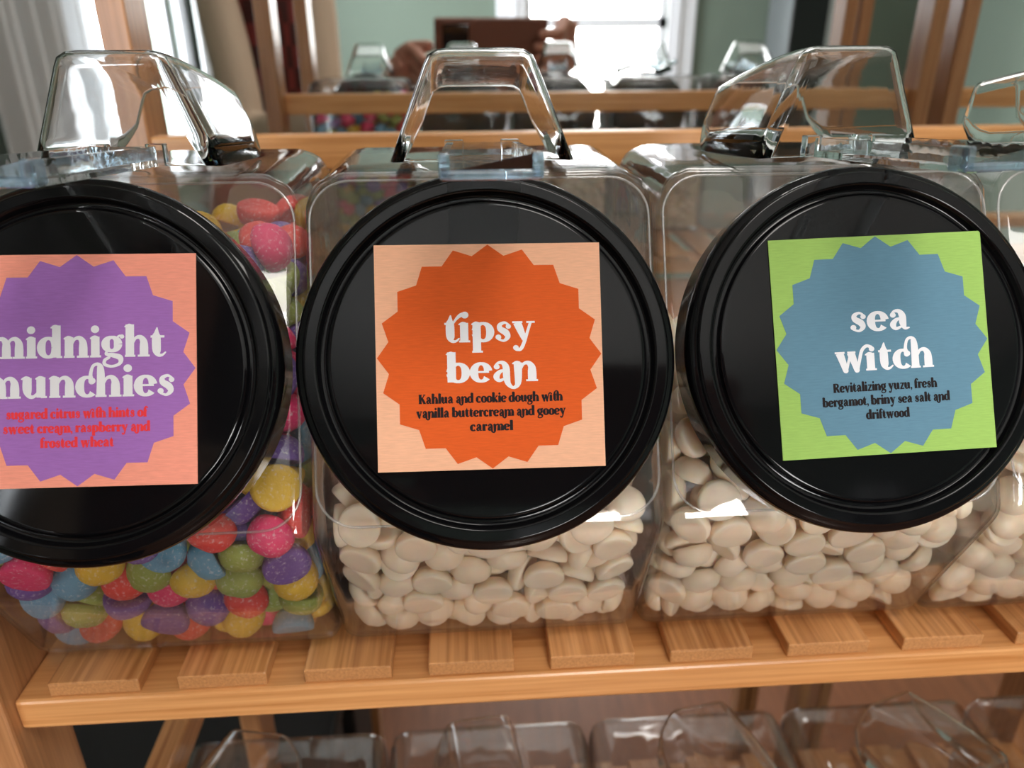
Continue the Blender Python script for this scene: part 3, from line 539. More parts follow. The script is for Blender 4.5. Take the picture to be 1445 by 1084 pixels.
DATA_C = [70,191,59,0,0,-230,393,59,0,0,239,-126,59,0,0,81,-102,59,0,314,208,113,59,0,0,-67,-10,59,0,0,373,-18,60,0,0,-61,-168,61,3,201,-431,107,77,29,1,-34,292,79,258,-205,-195,250,79,259,304,217,377,80,263,-157,-250,-79,80,258,-288,-438,290,82,260,228,437,488,82,277,136,439,-143,82,275,117,-185,71,83,242,59,-60,144,84,244,118,-123,490,84,250,234,66,51,86,232,260,65,395,90,58,108,-295,143,91,179,224,287,247,91,179,-193,445,283,91,222,117,-443,438,92,68,0,-445,-79,92,188,-314,-440,-229,93,59,24,356,357,94,171,223,315,490,97,170,294,350,94,97,88,191,201,-2,100,131,-132,153,256,102,103,48,39,504,106,122,157,381,-280,106,85,168,-189,-206,107,152,145,-6,-257,110,126,-112,136,-212,110,139,196,-321,494,112,288,222,197,-279,117,175,-118,-358,4,131,120,-21,475,29,135,149,313,185,490,136,298,283,-171,-293,139,162,-169,-321,-271,140,243,142,-139,388,141,64,-80,-154,-93,146,233,-219,456,183,147,216,47,-315,336,149,244,263,-402,212,160,178,-303,-53,79,163,234,108,-5,-116,164,213,-193,-150,239,166,271,300,309,-66,167,146,91,-239,51,171,196,58,283,-180,174,144,157,481,392,175,157,-314,64,182,175,56,-209,-21,340,179,261,153,444,-205,183,214,-142,-481,33,185,157,0,169,-114,186,182,-109,183,116,187,173,-18,137,362,191,278,140,-40,487,192,53,-299,354,183,194,248,110,377,471,196,74,-44,-188,498,198,71,242,-448,384,201,268,200,46,-17,203,229,259,305,63,203,66,-214,-52,-345,204,113,157,-114,-5,206,273,186,447,-77,208,252,112,-291,203,210,273,-146,-459,-306,211,196,-302,283,336,211,205,37,-481,-156,211,157,0,-298,-68,213,243,-308,226,486,214,17,-30,-332,493,215,279,204,307,-270,223,170,-158,96,-338,224,192,-148,416,313,232,77,-225,-344,-336,233,250,-195,82,-226,233,258,-92,204,229,233,101,101,-242,342,233,253,-276,-65,-227,242,182,-40,436,-331,245,301,-224,-452,160,245,85,-242,-366,-164,246,140,-262,126,-25,247,86,-56,446,72,251,80,295,69,122,254,58,-185,-80,242,256,225,-146,96,496,261,267,73,-231,-212,261,153,-246,-182,129,263,233,309,-441,325,266,47,-112,74,294,266,273,92,239,-354,270,156,-191,361,-146,273,284,-295,-156,-172,276,161,68,-176,-345,280,291,286,-336,61,280,238,-226,439,489,282,36,45,-172,362,283,62,39,-444,-32,291,240,214,-84,-75,292,232,-229,330,2,295,33,-198,300,139,299,91,194,-231,-60,300,224,-155,-59,102,300,264,-41,-318,-297,301,64,118,-451,497,304,113,240,23,433,306,46,-241,449,193,306,63,110,-103,490,307,116,6,-344,417,310,252,-158,-355,272,312,100,-96,287,489,313,294,-309,233,-223,315,80,204,196,380,315,212,133,-229,497,317,211,49,21,-178,321,197,-270,185,42,322,59,35,120,-137,330,228,-257,-81,338,331,91,-31,-3,-363,335,217,-113,-455,-230,336,202,-249,353,377,337,145,-140,18,-17,338,297,83,481,-126,339,157,314,-304,148,342,210,-153,58,268,343,41,-224,-436,-368,347,194,134,248,287,347,103,-180,254,-96,351,230,-54,447,-249,353,145,-244,-461,102,364,194,294,356,-326,365,171,-196,-109,123,365,50,274,-237,264,365,276,-312,453,-389,369,161,-86,-241,31,370,211,301,118,-285,371,154,116,70,133,373,294,80,463,335,374,129,-2,453,1,376,235,-87,-423,-118,380,150,-263,-355,-70,380,164,52,135,490,381,290,43,220,165,383,250,-32,-55,-291,385,204,-89,-324,488,385,309,-168,-452,352,387,57,300,-155,-386,392,182,-178,364,-117,392,96,-25,-343,-215,394,163,-128,-206,-268,395,207,-214,256,-421,402,210,-165,440,494,404,262,140,-89,-169,405,305,-237,-34,498,409,257,209,367,248,409,187,-267,367,90,414,237,123,112,-420,416,197,-89,-62,247,416,233,273,8,-46,417,16,-234,289,494,418,277,68,167,-82,418,211,-134,16,382,422,82,-94,-157,395,422,28,243,-145,-39,423,198,-165,-234,-148,425,112,90,-365,68,425,74,-268,152,353,435,242,151,481,150,437,157,314,-304,-337,439,165,-204,338,-240,440,144,117,-363,217,440,191,-270,187,-215,442,52,73,23,123,450,20,-235,138,9,450,217,-145,-442,-421,452,113,-165,-442,489,452,154,-314,-284,-438,453,147,-151,-138,79,454,40,-216,134,251,456,72,-163,-319,346,458,247,-201,-182,527,460,157,-157,278,-9,464,207,-257,-190,255,465,238,64,-481,-18,466,157,0,-466,223,467,151,-304,68,-197,471,107,277,-38,-447,472,181,-211,23,-350,473,243,310,294,355,473,174,238,-441,-299,475,130,-133,452,-171,475,260,-67,106,488,475,281,10,248,-334,482,277,210,-481,-182,485,157,0,172,129,486,261,93,448,320,489,21,-35,249,487,493,37,-245,-332,498,494,211,245,-289,-18,497,229,131,435,-454,499,136,202,32,268,502,102,-311,443,436,503,128,153,-26,-130,505,256,-12,385,0,507,169,-311,-253,212,507,76,-251,449,-322,508,280,-84,-357,-138,509,294,-169,303,197,511,223,115,-481,367,513,157,0,-99,-285,514,66,238,-237,433,519,230,132,-46,486,520,16,-251,250,-151,522,261,-132,-253,-247,523,65,-253,1,28,526,277,154,-154,-147,526,171,-292,-265,106,531,128,-189,-161,-474,532,177,-97,-79,354,532,86,-155,-77,159,533,245,-230,466,-12,534,146,3,-437,99,535,245,250,394,-152,537,54,247,178,-468,538,179,-278,297,-465,540,254,-169,-381,-500,542,114,154,182,286,551,53,48,-157,13,551,293,230,139,88,551,53,-222,440,227,553,117,-148,-364,-369,556,295,-180,100,-358,557,211,-145,95,-101,557,195,-227,385,503,559,107,209,284,95,562,228,266,-196,-380,565,216,-93,179,430,572,36,-178,46,392,574,201,-265,206,-37,575,287,72,-362,261,578,232,-80,-409,-42,582,266,-113,-54,-104,584,58,303,-438,487,585,291,59,339,-264,585,211,152,-282,-111,586,21,145,271,-387,589,61,146,174,-237,590,78,-201,-281,358,591,146,58,58,-479,593,225,149,40,-274,594,106,144,70,527,594,157,-157,23,169,600,247,-279,-449,-275,606,53,231,-49,-399,607,232,-74,365,351,607,111,32,-57,258,610,165,263,-478,-433,612,155,4,453,104,612,230,-75,352,-23,615,60,-279,279,299,617,204,-282,-163,247,620,134,297,-287,-498,622,93,66,460,-276,628,128,39,297,492,629,110,297,481,356,629,157,-314,-358,126,629,293,168,381,-383,630,124,-19,-453,-145,630,150,-205,-420,334,630,283,-125,83,18,631,283,-11,-325,-235,632,169,54,-70,54,633,22,-104,-481,205,634,157,0,-60,499,637,254,97,290,-151,640,280,-123,-165,-59,641,308,304,-289,495,642,52,226,412,-525,644,186,-195,212,177,644,212,-30,-176,396,644,198,-303,-240,-325,646,159,-101,452,-138,653,265,-54,-90,-286,654,229,78,-279,21,655,94,-72,376,155,656,242,-80,-201,-194,660,108,-151,162,334,662,233,-74,-6,-523,665,83,-177,44,-188,666,229,-154,-201,118,667,107,59,98,195,668,257,-182,-443,5,668,309,-171,481,-434,670,157,314,-160,-522,673,212,-225,229,-528,675,191,-181,-377,-385,677,64,-10,438,487,678,301,243,171,-79,679,186,251,-279,259,683,61,-74,-436,-521,685,96,-142,113,-319,686,34,-1,-68,362,688,263,-148,237,-401,691,23,244,-440,497,692,248,153,283,34,693,233,-69,185,499,694,109,81,-321,-105,696,294,41,-143,-411,703,208,-212,459,237,704,142,58,295,-271,706,61,-176,66,17,713,32,303,89,407,714,236,88,448,24,717,50,-104,350,359,718,20,148,-81,-157,719,152,-293,39,-125,720,85,160,-179,-48,725,6,-9,-180,527,727,157,-157,-449,356,728,246,-193,90,-502,729,72,0,423,-119,729,49,262,323,206,729,294,-93,-10,147,731,78,-251,281,-103,732,291,91,-137,227,733,14,-176,-281,-438,738,255,177,-481,-281,738,157,0,-326,396,739,154,0,-333,111,741,45,259,213,55,742,81,247,57,296,746,247,93,-445,195,749,75,-7,-44,-10,750,77,-262,-138,-291,751,86,-268,324,-455,752,98,-92,43,527,752,157,-157,-10,-392,752,190,-167,165,-221,752,265,-173,427,-347,757,244,-165,-384,-265,764,147,-7,-86,476,764,104,-57,-443,23,765,307,104,300,506,766,210,175,170,188,774,285,-231,16,-281,777,237,-9,-233,380,779,142,-18,206,-358,781,21,189,-465,-140,783,172,312,-90,-494,785,118,-153,481,345,786,157,-314,236,393,788,217,109,-163,57,791,215,-196,-451,438,793,241,-212,454,498,794,178,75,446,107,794,69,131,-104,339,794,52,166,-355,-127,794,278,-286,-226,203,795,60,-281,439,-472,798,214,222,-201,-177,799,194,-183,-249,-341,802,114,148,-246,-478,807,59,-136,-449,-413,807,94,-16,-336,242,807,97,285,203,-85,810,23,-222,398,-236,811,196,-29,188,-471,820,93,-203,181,334,820,98,-205,3,424,822,266,264,56,89,823,232,262,321,6,824,284,-288,-100,115,825,99,118,381,427,826,248,73,57,-77,827,295,-207,326,294,831,202,185,-294,22,831,286,126,288,-206,833,199,-162,161,496,834,82,230,-174,-78,837,297,-261,52,239,840,204,36,-417,499,841,73,102,-284,498,841,149,266,314,160,841,245,-7,290,-339,850,59,56,175,50,854,289,2,481,-134,855,157,-314,-51,-179,856,228,150,-159,489,859,37,-310,-84,240,859,71,-164,-459,280,862,209,-282,453,216,862,260,13,353,-110,863,157,-142,-375,-440,865,98,-31,-376,145,866,120,-187,134,-216,868,227,-175,442,-357,872,70,150,-299,-258,873,242,-85,-442,-36,873,207,-147,182,213,873,264,262,64,-445,874,148,-113,-162,-283,878,266,306,127,-322,879,173,-158,-377,353,886,221,-305,-315,-105,887,289,95,-206,306,893,226,30,-44,-31,893,134,271,-452,78,893,117,-211,-454,-301,895,240,-310,-15,-365,896,204,-118,77,404,899,259,187,460,4,899,211,-9,332,-453,903,203,158,323,10,910,30,27,-235,-419,911,9,-31,64,-92,913,19,108,294,498,916,239,64,-181,-30,918,17,54,-18,-279,921,110,196,-17,173,921,96,-51,446,488,925,32,75,196,-132,926,222,-281,-88,379,928,269,211,447,348,929,178,140,-481,-157,934,157,0,-309,43,937,297,97,255,331,940,245,-47,97,527,942,157,-157,316,-313,942,56,79,-481,411,943,157,0,378,239,943,298,-221,-263,212,944,104,-191,71,37,944,210,-232,-45,506,948,206,134,-171,93,948,197,-166,277,137,949,183,-23,-360,493,950,295,198,453,-257,951,217,-97,-282,353,951,88,-284,189,-400,953,132,-68,-363,-234,956,250,-175,89,288,963,223,-212,-197,492,967,258,42,-106,-386,978,88,-287,234,486,978,75,-250,165,52,979,104,81,-240,-166,983,240,-308,-147,209,983,95,-25,209,182,983,132,291,-415,260,984,42,-130,347,-204,984,95,173,481,130,985,157,-314,-96,-239,987,106,212,451,-115,990,208,62,-375,-379,991,176,-76,-368,-115,992,225,-137,385,23,993,77,10,-112,-99,993,229,225,-226,-321,995,300,-7,276,-102,995,229,-134,59,-217,999,217,-231,161,363,999,277,-217,57,-371,1007,43,-18,-450,7,1010,247,263,-48,306,1011,193,93,212,-271,1013,221,-104,78,154,1015,250,-25,23,415,1016,55,-120,-43,33,1018,216,69,-481,145,1022,157,0,348,427,1022,222,223,356,-361,1030,57,-32,-302,6,1032,293,139,91,-87,1032,242,221,-362,153,1033,226,293,-440,-338,1036,139,237,-204,350,1041,52,-21,-288,492,1044,281,265,242,7,1047,93,-50,349,297,1051,222,137,-34,172,1052,244,-14,-49,-124,1052,85,-88,369,134,1053,228,-148,466,262,1053,163,3,-443,496,1058,243,176,-158,-19,1061,108,220,444,504,1063,125,113,138,498,1065,256,169,-112,449,1067,83,18,158,-202,1068,235,-177,481,-3,1072,157,314,-306,287,1073,94,-261,-466,-203,1075,164,-305,-443,368,1077,246,177,-242,143,1078,174,-38,-339,-237,1082,216,-128,-193,-188,1084,293,-206,449,381,1084,121,131,-439,-47,1088,67,-49,-146,-333,1088,4,-234,453,-205,1094,181,104,210,174,1096,21,-269,78,266,1097,51,111,-117,121,1097,70,300,341,-88,1097,42,64,253,407,1098,82,306,-6,527,1099,157,-157,150,-335,1100,104,-219,-11,-290,1104,246,292,-442,266,1107,61,-136,76,8,1107,105,198,-291,-331,1109,160,-129,-152,268,1110,48,-38,440,-295,1111,129,-204,182,-96,1115,286,184,114,427,1120,58,-144,302,-207,1124,112,-216,351,214,1133,118,227,-13,386,1136,213,91,-325,-19,1138,225,-217,224,281,1138,120,129,317,527,1139,157,-157,-373,-150,1142,221,-264,35,-138,1142,256,168,-343,166,1144,60,7,-452,79,1148,214,-235,453,131,1148,62,58,294,-312,1148,159,-173,-354,486,1150,32,-67,-232,486,1151,115,-18,367,33,1153,119,-222,67,103,1155,78,185,-28,236,1158,70,300,-209,55,1164,234,207,-102,-123,1171,231,-29,449,-92,1172,290,-7,-429,-299,1174,220,122,35,-291,1174,69,-23,-57,14,1178,214,-258,244,69,1178,182,279,-146,-283,1181,21,104,329,381,1185,54,-15,-314,357,1187,273,310,-106,495,1187,283,90,-222,-163,1195,217,-3,446,493,1197,247,120,-456,471,1201,84,-309,159,-177,1201,243,198,-144,180,1202,295,-251,194,466,1205,33,73,452,246,1205,71,85,-103,327,1206,234,-158,115,323,1209,43,292,277,-91,1209,266,-200,122,175,1210,89,110,-442,286,1212,10,-3,-287,203,1218,64,40,47,498,1221,267,120,438,-257,1222,13,231,-460,-155,1224,102,295,-185,-37,1233,215,-237,-442,-40,1234,131,148,-294,-139,1236,98,312,159,-266,1240,71,-115,-338,31,1241,100,89,154,-2,1243,149,71,66,-67,1245,96,133,14,-186,1250,239,-147,-445,144,1251,48,176,450,74,1252,34,-34,456,374,1252,231,-7,434,-83,1254,25,307,-270,-282,1255,202,157,316,201,1256,290,135,-23,126,1256,235,210,300,-215,1262,87,-179,-312,489,1263,277,15,317,6,1271,306,117,-250,307,1273,236,-212,-35,419,1276,270,119,-187,405,1276,76,105,243,342,1278,250,133,367,489,1283,65,313,17,48,1286,80,-104,-92,-237,1290,147,-234,15,253,1291,167,-177,-129,46,1293,95,-277,-126,213,1295,306,-201,201,112,1300,293,144,-161,512,1303,155,146,-242,108,1304,141,-73,-379,-223,1305,132,-62,-57,-94,1307,263,4,174,256,1307,67,-183,-445,485,1310,23,-307,226,495,1315,250,269,360,346,1316,124,17,-378,341,1324,145,17,-481,344,1327,157,0,58,359,1330,89,-66,347,154,1332,24,-179,428,-211,1334,219,-155,481,232,1338,157,-314,-272,-65,1344,226,-95,-331,177,1346,166,-12,-460,39,1346,199,296,84,490,1348,163,136,449,41,1348,36,-92,283,-115,1350,116,146,81,-193,1351,37,23,-224,-204,1352,201,-218,-452,209,1359,246,240,-475,-148,1362,162,7,-92,404,1367,259,111,217,-227,1368,202,157,445,-99,1368,293,86,-347,19,1369,280,-123,55,-44,1370,229,-247,201,-19,1376,241,-123,-328,499,1377,240,237,-155,-128,1378,251,-247,441,438,1378,252,197,-261,361,1381,289,-108,66,95,1381,86,81,293,468,1383,258,283,322,13,1386,179,-13,178,373,1392,276,-46,-65,244,1394,28,-250,123,222,1397,37,-183,-203,221,1399,226,-57,-51,527,1400,157,-157,274,263,1401,167,-261,-81,-5,1405,304,65,-82,130,1408,122,-151,237,125,1409,246,62,386,310,1418,54,-106,-217,82,1428,270,159,-458,435,1430,217,-292,-199,489,1433,278,-2,-19,-162,1436,223,-137,-436,172,1436,69,-75,442,169,1437,32,-206,-346,-192,1440,203,157,50,379,1441,27,258,348,-156,1449,24,-64,-118,363,1452,271,110,157,499,1456,57,116,-318,376,1456,25,205,-450,-47,1459,268,265,125,-146,1462,175,-282,-444,300,1466,131,163,-370,82,1468,142,-124,-312,217,1471,259,-255,-290,-67,1475,298,-19,392,0,1476,102,-20,96,-3,1477,129,-149,481,393,1479,157,314,234,-127,1480,96,271,20,213,1483,257,225,150,103,1483,192,185,402,499,1484,94,221,284,395,1488,290,251,458,-127,1490,128,-15,-81,16,1490,10,-248]
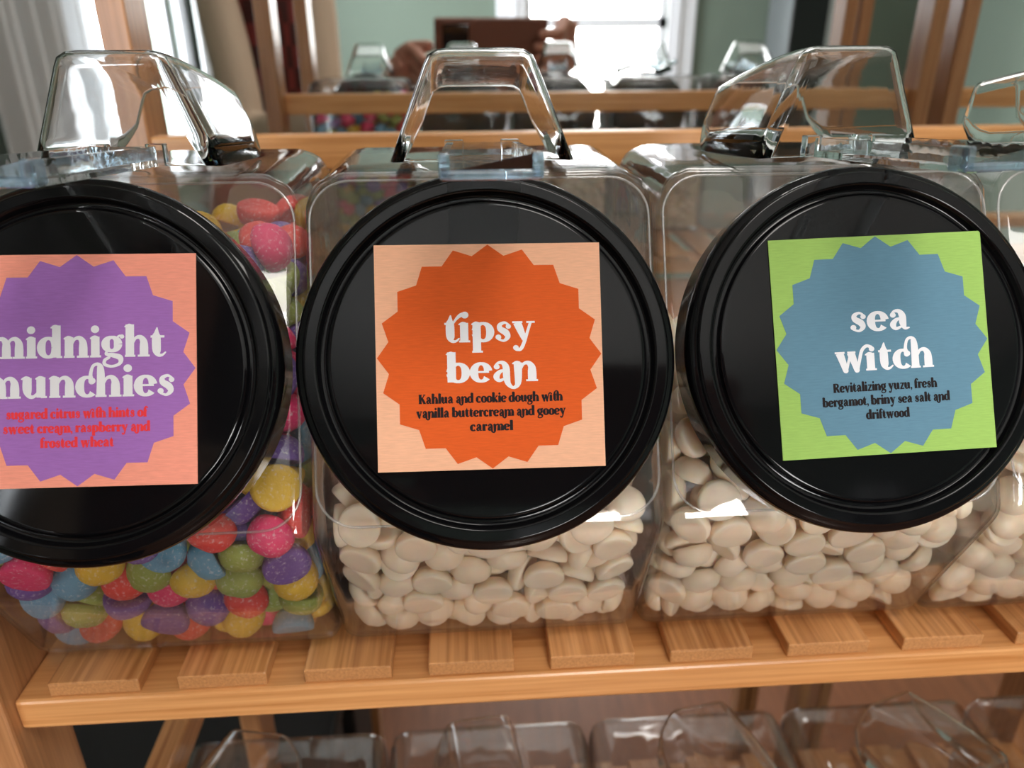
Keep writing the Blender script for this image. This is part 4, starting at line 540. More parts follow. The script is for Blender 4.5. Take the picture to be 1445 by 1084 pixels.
DATA_W = [-355,146,47,0,0,-194,289,47,0,314,171,370,47,0,0,368,43,47,0,0,364,209,47,0,0,74,262,47,0,0,15,-121,47,0,0,-29,152,47,0,314,-328,-159,48,1,132,-123,-160,48,1,154,390,-133,49,3,260,-332,3,49,3,-113,-125,52,58,305,-32,-53,313,58,305,-310,243,-87,58,304,-35,270,464,58,305,170,-224,158,58,305,260,113,-27,58,305,27,349,347,59,297,-279,-156,416,59,299,-251,238,261,60,294,172,-222,-80,62,286,-114,409,498,65,272,182,-441,-82,67,37,1,-294,375,71,244,95,-218,-225,73,269,93,268,75,74,55,291,-443,316,75,230,226,-34,457,75,54,33,168,160,76,59,-219,-448,-202,77,254,193,-334,498,79,228,255,51,-274,79,249,-164,-451,505,80,227,218,331,-263,80,235,-96,136,-180,80,212,41,88,406,81,73,292,438,117,83,259,-262,-308,262,85,267,33,-84,-66,85,81,181,-434,189,87,65,224,-444,424,87,88,-98,-254,492,87,86,-59,474,375,87,197,-20,282,-209,90,81,219,-8,8,92,115,39,-343,-290,95,226,-169,469,-33,95,110,-313,-455,51,95,280,267,88,104,95,252,29,137,516,96,113,-157,-112,201,97,174,-5,-89,-281,98,204,-198,446,-211,98,173,247,370,-59,110,272,-63,-53,-199,110,282,-260,375,390,112,17,35,238,436,114,10,-144,-138,57,115,10,280,294,198,115,291,154,106,-41,115,9,-287,12,499,116,71,48,-247,-28,116,292,-138,231,-107,116,11,283,-327,95,118,297,172,-152,494,121,307,-238,482,239,124,164,6,-188,308,125,297,-129,-381,-51,125,23,-17,-16,133,125,299,97,9,367,127,275,115,-8,251,128,77,-158,132,314,131,235,168,173,-282,133,151,235,-210,176,133,261,215,-294,-161,133,261,-112,379,294,139,80,-140,449,493,140,289,70,-468,-292,141,200,-257,229,16,141,283,-23,-414,298,143,225,236,32,-147,143,220,-232,-209,-319,147,208,-143,264,538,153,155,-156,-349,404,156,225,88,-323,231,156,283,-86,65,-253,157,207,-184,205,153,158,34,-212,257,360,159,64,-174,243,-337,160,112,156,358,59,160,16,-263,400,-148,161,148,-105,130,261,161,79,-147,-107,364,161,136,44,477,-289,162,175,-35,-260,-245,165,152,-104,-183,-149,165,186,-270,-397,-250,170,195,-151,-455,174,171,42,-222,-275,495,172,17,-281,-232,-5,172,22,175,64,23,172,266,-63,-220,366,173,20,192,-464,41,176,243,-306,471,106,176,149,-274,334,-75,177,264,-86,-47,121,180,15,-216,263,-204,181,272,-176,390,-317,182,154,-75,180,456,183,257,-54,-179,115,183,299,78,44,497,186,27,30,-464,362,187,111,226,-317,92,187,298,100,80,156,188,285,-229,442,433,189,24,-242,-139,-115,189,129,44,395,228,190,246,123,-145,497,191,301,271,77,-353,192,114,157,320,477,193,82,-103,-317,-158,193,53,201,-448,-186,197,210,-127,-391,537,198,159,-154,463,-23,198,244,-39,-107,7,199,206,259,252,281,200,269,155,354,-253,202,160,-87,-485,466,204,154,-13,157,-115,204,143,-284,-456,-122,205,104,187,-358,-40,207,275,297,-5,388,207,266,113,-157,245,207,268,-278,127,-215,208,205,-216,493,-146,210,157,314,-63,-227,210,186,-242,197,10,211,255,-110,-30,-333,212,156,-85,-16,257,212,44,-190,-148,-280,213,63,126,-322,318,215,275,62,367,177,218,68,-191,38,-111,221,243,-225,-67,-116,222,128,51,-349,-343,223,203,-87,463,336,223,105,-82,164,501,229,57,260,-50,5,229,108,-54,365,391,236,39,-205,257,-78,237,214,-86,240,189,238,311,312,268,-190,239,42,138,437,509,240,68,144,314,69,240,269,-172,379,-32,241,48,209,-255,-89,244,295,-148,-455,41,245,71,8,-202,378,245,21,240,-453,176,245,33,-212,100,236,245,283,227,-214,48,248,288,-273,-273,196,248,233,-305,114,368,248,254,225,-60,150,249,7,-245,167,65,251,251,-125,-381,438,252,263,-18,-259,496,253,304,239,-347,89,254,298,163,-370,284,254,40,-254,447,78,259,52,-284,-247,-385,260,114,158,-68,503,261,209,274,463,222,263,60,-10,-47,372,268,270,91,285,-303,269,114,-196,-473,-332,270,207,-310,-259,-253,273,273,246,78,-318,274,245,-171,61,-92,274,71,88,81,497,275,35,279,423,-381,276,112,176,-143,253,276,259,-277,-379,-232,277,36,-38,181,-362,278,126,218,300,497,278,27,303,49,1,280,120,190,471,-255,283,202,-39,326,282,283,21,119,281,-397,286,113,157,-150,500,287,172,296,17,110,288,59,-63,-143,-170,290,49,-271,220,372,292,260,161,386,-176,292,139,135,146,-202,294,110,98,143,95,297,63,189,-493,-78,298,157,0,-389,-92,299,240,-263,111,217,300,31,-88,358,142,301,29,-275,-125,-388,302,227,-173,-13,-218,302,137,53,-28,265,302,261,198,-403,473,303,50,296,168,-64,304,275,-104,-112,112,304,80,-264,-252,354,305,27,-264,9,-407,307,114,157,-371,49,307,16,-151,-142,-30,307,33,-172,233,188,307,303,282,-283,-55,308,298,-203,-231,80,309,26,39,-263,496,312,10,-79,-111,-298,314,196,-220,14,483,315,74,-306,472,-96,315,184,-49,-393,-343,318,126,224,-235,-287,319,41,-68,-450,370,319,182,168,-464,-198,320,77,270,-94,375,320,44,-225,-215,201,320,135,-251,-462,277,321,241,261,434,499,321,27,99,248,-172,323,298,283,417,16,324,25,-305,186,503,325,267,241,273,49,327,277,-155,460,321,327,267,-18,332,384,331,241,-291,86,356,331,39,-213,-399,173,333,237,-261,87,-265,337,189,-223,-325,280,339,276,156,376,-257,340,143,116,372,-109,344,210,-139,458,152,345,47,10,-55,-115,345,254,-208,-475,482,346,119,308,-476,136,347,166,-271,-184,-158,349,47,-291,306,-45,354,184,-121,-19,34,355,303,-15,-298,-190,356,80,272,208,289,356,232,-168,-327,-416,358,196,-138,388,-329,359,171,-197,217,-304,359,58,219,374,257,364,287,32,6,173,365,75,217,-89,-262,366,119,93,160,-36,366,270,-124,-151,287,368,219,276,-382,19,370,25,-172,280,152,370,309,200,66,-127,371,260,-242,280,509,373,239,205,-298,144,373,223,-186,313,-401,376,58,90,-361,498,377,11,156,18,-356,378,243,-130,-252,-63,380,269,-203,-148,96,380,16,-288,151,190,380,256,71,111,-396,381,137,255,377,392,382,237,-277,206,361,388,267,-217,-33,495,389,192,-1,187,-445,391,114,158,-237,498,391,274,285,449,497,391,34,78,-129,489,392,84,-14,386,56,393,272,-53,118,53,393,250,-118,-476,13,394,132,-279,-206,-447,395,114,156,-366,-118,395,232,-207,51,264,395,230,-116,-451,287,396,73,-53,-72,204,396,212,-81,-237,365,397,246,256,163,-235,398,265,-169,450,-209,399,225,-163,-476,-302,401,176,273,-61,337,401,261,-301,-368,-282,402,198,-232,-129,-39,402,51,92,-291,234,402,294,-5,-284,-362,403,118,176,307,-206,403,230,-57,-256,28,407,53,111,-141,-373,408,117,161,70,502,408,243,265,246,24,409,52,151,-449,-424,410,121,96,438,-433,410,104,195,-205,-273,411,95,23,157,487,414,70,-49,469,-320,415,118,53,-476,-112,415,186,277,427,-62,415,53,155,-69,-446,417,206,-165,-333,397,418,175,235,321,281,425,297,-17,481,56,428,143,-11,282,147,428,5,-109,296,488,428,75,-109,477,354,431,171,4,-1,-276,432,111,91,101,94,432,65,196,216,-147,432,132,152,-428,166,433,47,43,19,-12,434,269,74,102,370,435,214,-11,78,-138,438,54,72,234,-351,442,14,206,-165,-175,444,259,-135,481,213,445,155,17,-171,112,445,23,310,394,172,446,233,-303,-446,388,450,199,-132,-155,242,450,73,-116,-371,-63,451,226,-180,-323,-267,452,116,82,-33,102,452,103,-203,-411,-368,453,192,-234,-50,-201,453,115,208,-375,42,453,285,-196,160,-50,458,290,89,384,393,458,77,37,-388,272,458,287,-264,249,400,458,263,116,295,-76,459,86,-177,-19,302,459,271,-305,356,40,460,278,-73,-104,496,464,73,-8,-167,380,465,266,102,451,493,465,37,56,13,405,466,197,137,-240,499,468,284,253,207,-244,468,52,147,-232,-95,470,251,-178,-431,-213,471,197,-116,107,-348,471,244,-174,37,183,472,248,119,383,-426,473,72,283,-473,486,473,201,298,-359,497,474,220,20,352,-319,474,243,-138,-48,-351,475,172,-195,56,-461,476,260,-155,450,-173,477,124,154,-109,-34,477,52,-1,-313,-442,480,207,163,-323,123,481,50,126,176,178,484,269,-132,231,65,486,29,305,-262,338,487,48,-212,-240,7,488,48,96,-295,-205,489,78,105,157,273,493,94,169,311,-444,496,107,-311,-256,229,497,213,85,74,-241,499,160,124,300,240,499,268,-145,201,-465,500,66,118,89,500,500,292,122,451,-46,502,292,153,239,363,504,50,-199,209,507,511,132,259,-124,219,511,72,-89,32,313,511,272,-296,-120,-165,512,55,180,78,-63,512,277,67,-44,-54,512,91,-34,323,501,514,272,233,-163,-491,515,201,-168,-482,255,515,155,-305,87,71,515,1,183,-383,292,515,27,48,-208,-341,516,153,103,-150,-273,516,139,144,319,-161,517,166,-180,162,-165,517,35,264,-66,68,518,110,-195,409,144,519,81,12,-342,-349,520,149,-190,-64,496,520,63,-18,382,-244,520,185,-170,425,279,522,198,-33,-198,111,522,298,102,-79,-436,524,108,149,-456,-137,524,286,-293,-434,480,525,113,-16,-460,125,526,93,-216,-492,-386,527,157,2,-239,489,527,30,-63,301,118,527,76,83,-478,2,529,178,-290,461,-400,530,75,64,-303,-480,532,108,-151,-434,-494,535,119,126,-216,-408,538,163,-213,453,492,538,35,30,-331,169,538,55,184,216,-41,538,291,89,64,-455,540,54,160,469,-280,540,138,-62,252,-265,540,54,-60,-189,337,545,45,-25,1,-164,548,269,-172,-334,-124,549,293,-297,-20,172,549,16,-229,-464,-276,550,108,-225,-87,369,553,235,313,-350,418,554,219,186,123,-319,556,158,-177,346,300,556,217,-147,-300,15,556,46,-297,-194,-102,557,233,-176,-14,-280,558,208,140,449,-53,560,23,-158,-397,22,560,169,-298,412,-517,561,114,169,337,-106,561,154,133,345,386,563,259,-168,493,369,564,157,314,329,20,565,136,-163,-161,6,565,290,238,-220,-216,569,250,-132,100,440,570,230,106,116,198,572,235,149,223,270,572,77,109,493,215,577,157,314,-22,494,578,67,-30,100,308,578,230,-121,-350,-252,579,82,-234,-324,348,584,210,246,285,-312,585,60,-72,26,-109,585,45,144,190,58,586,214,-113,118,-420,587,64,86,46,23,587,233,3,449,-176,587,70,203,252,-413,588,202,145,-9,-354,589,240,199,-399,-403,590,182,176,-463,346,590,225,-245,-161,485,591,307,-46,114,-227,597,257,-203,218,385,597,228,-10,210,-153,598,264,-220,239,150,598,98,203,291,-499,599,186,209,-134,-375,600,60,75,135,520,600,186,113,321,510,600,231,202,361,-343,601,90,-35,-392,228,601,32,79,-118,139,601,281,47,-354,521,602,202,144,-257,126,603,253,-312,-27,238,606,36,206,56,347,607,85,194,-245,-541,609,121,154,163,-531,609,205,-135,-89,-180,609,38,-291,-8,-541,610,122,157,461,121,611,217,94,-63,366,612,79,-2,-452,-68,612,50,-184,126,-52,613,227,259,348,222,613,90,-148,-365,-487,620,296,173,-212,239,620,118,42,-305,247,621,115,0,-58,36,621,232,221,136,122,622,239,0,-448,-162,623,79,-151,-261,424,625,115,47,370,111,625,96,-221,328,-211,626,272,-254,-450,126,626,256,118,-267,-152,627,238,56,-6,-437,629,212,118,-314,-41,629,235,171,444,494,629,245,-221,-186,13,631,25,-75,450,-489,632,54,106,-348,79,632,157,10,-105,-511,633,174,241,-243,-318,633,243,45,16,143,633,90,-88,-450,456,634,267,-35,-441,-333,638,173,183,323,440,638,248,237,-220,-481,639,112,151,349,-28,639,114,-168,452,-401,643,89,148,-126,-267,645,195,147,452,36,645,119,-148,-180,350,646,96,8,452,-282,647,287,99,-488,-470,648,157,9,221,-52,648,37,-41,-154,495,649,7,260,37,411,649,108,149,-16,-25,650,262,175,-310,-332,653,71,-270,471,-84,653,211,24,441,290,655,182,-180,89,-340,656,283,151,228,-305,658,37,291,-152,-77,661,237,203,367,-140,661,39,52,419,393,661,209,164,-384,366,662,114,264,331,-550,666,152,156,3,-229,667,298,154,-449,60,668,266,122,-325,-138,668,76,-258,-454,-229,669,229,186,201,-435,669,47,-194,-181,140,672,66,-166,96,-169,674,110,62,-12,-86,683,52,-138,101,-519,684,73,196,294,90,685,272,150,-107,-315,687,120,-167,-117,-151,690,270,130,329,-379,693,50,-46,-418,-60,697,307,107,-419,-548,698,176,145,-249,54,698,276,-45,-129,-436,700,248,-75,-349,484,702,296,295,165,-98,703,83,-252,-28,-494,710,255,290,159,-227,710,107,-71,-335,-398,713,225,167,457,-339,713,274,-44,282,-243,714,41,57,-294,-506,715,262,13,450,-504,715,24,-115,91,-434,717,256,-158,300,-83,717,258,-59,-324,-252,717,244,-82,235,-485,720,59,-142,-204,-217,720,249,10,-456,-427,722,87,44,462,-170,723,248,43,32,-305,724,18,-268,-202,-356,726,263,117,179,-342,731,297,-136,377,-253,733,159,-14,-459,-305,737,90,223,385,-424,762,280,-35,-361,-463,766,283,122]
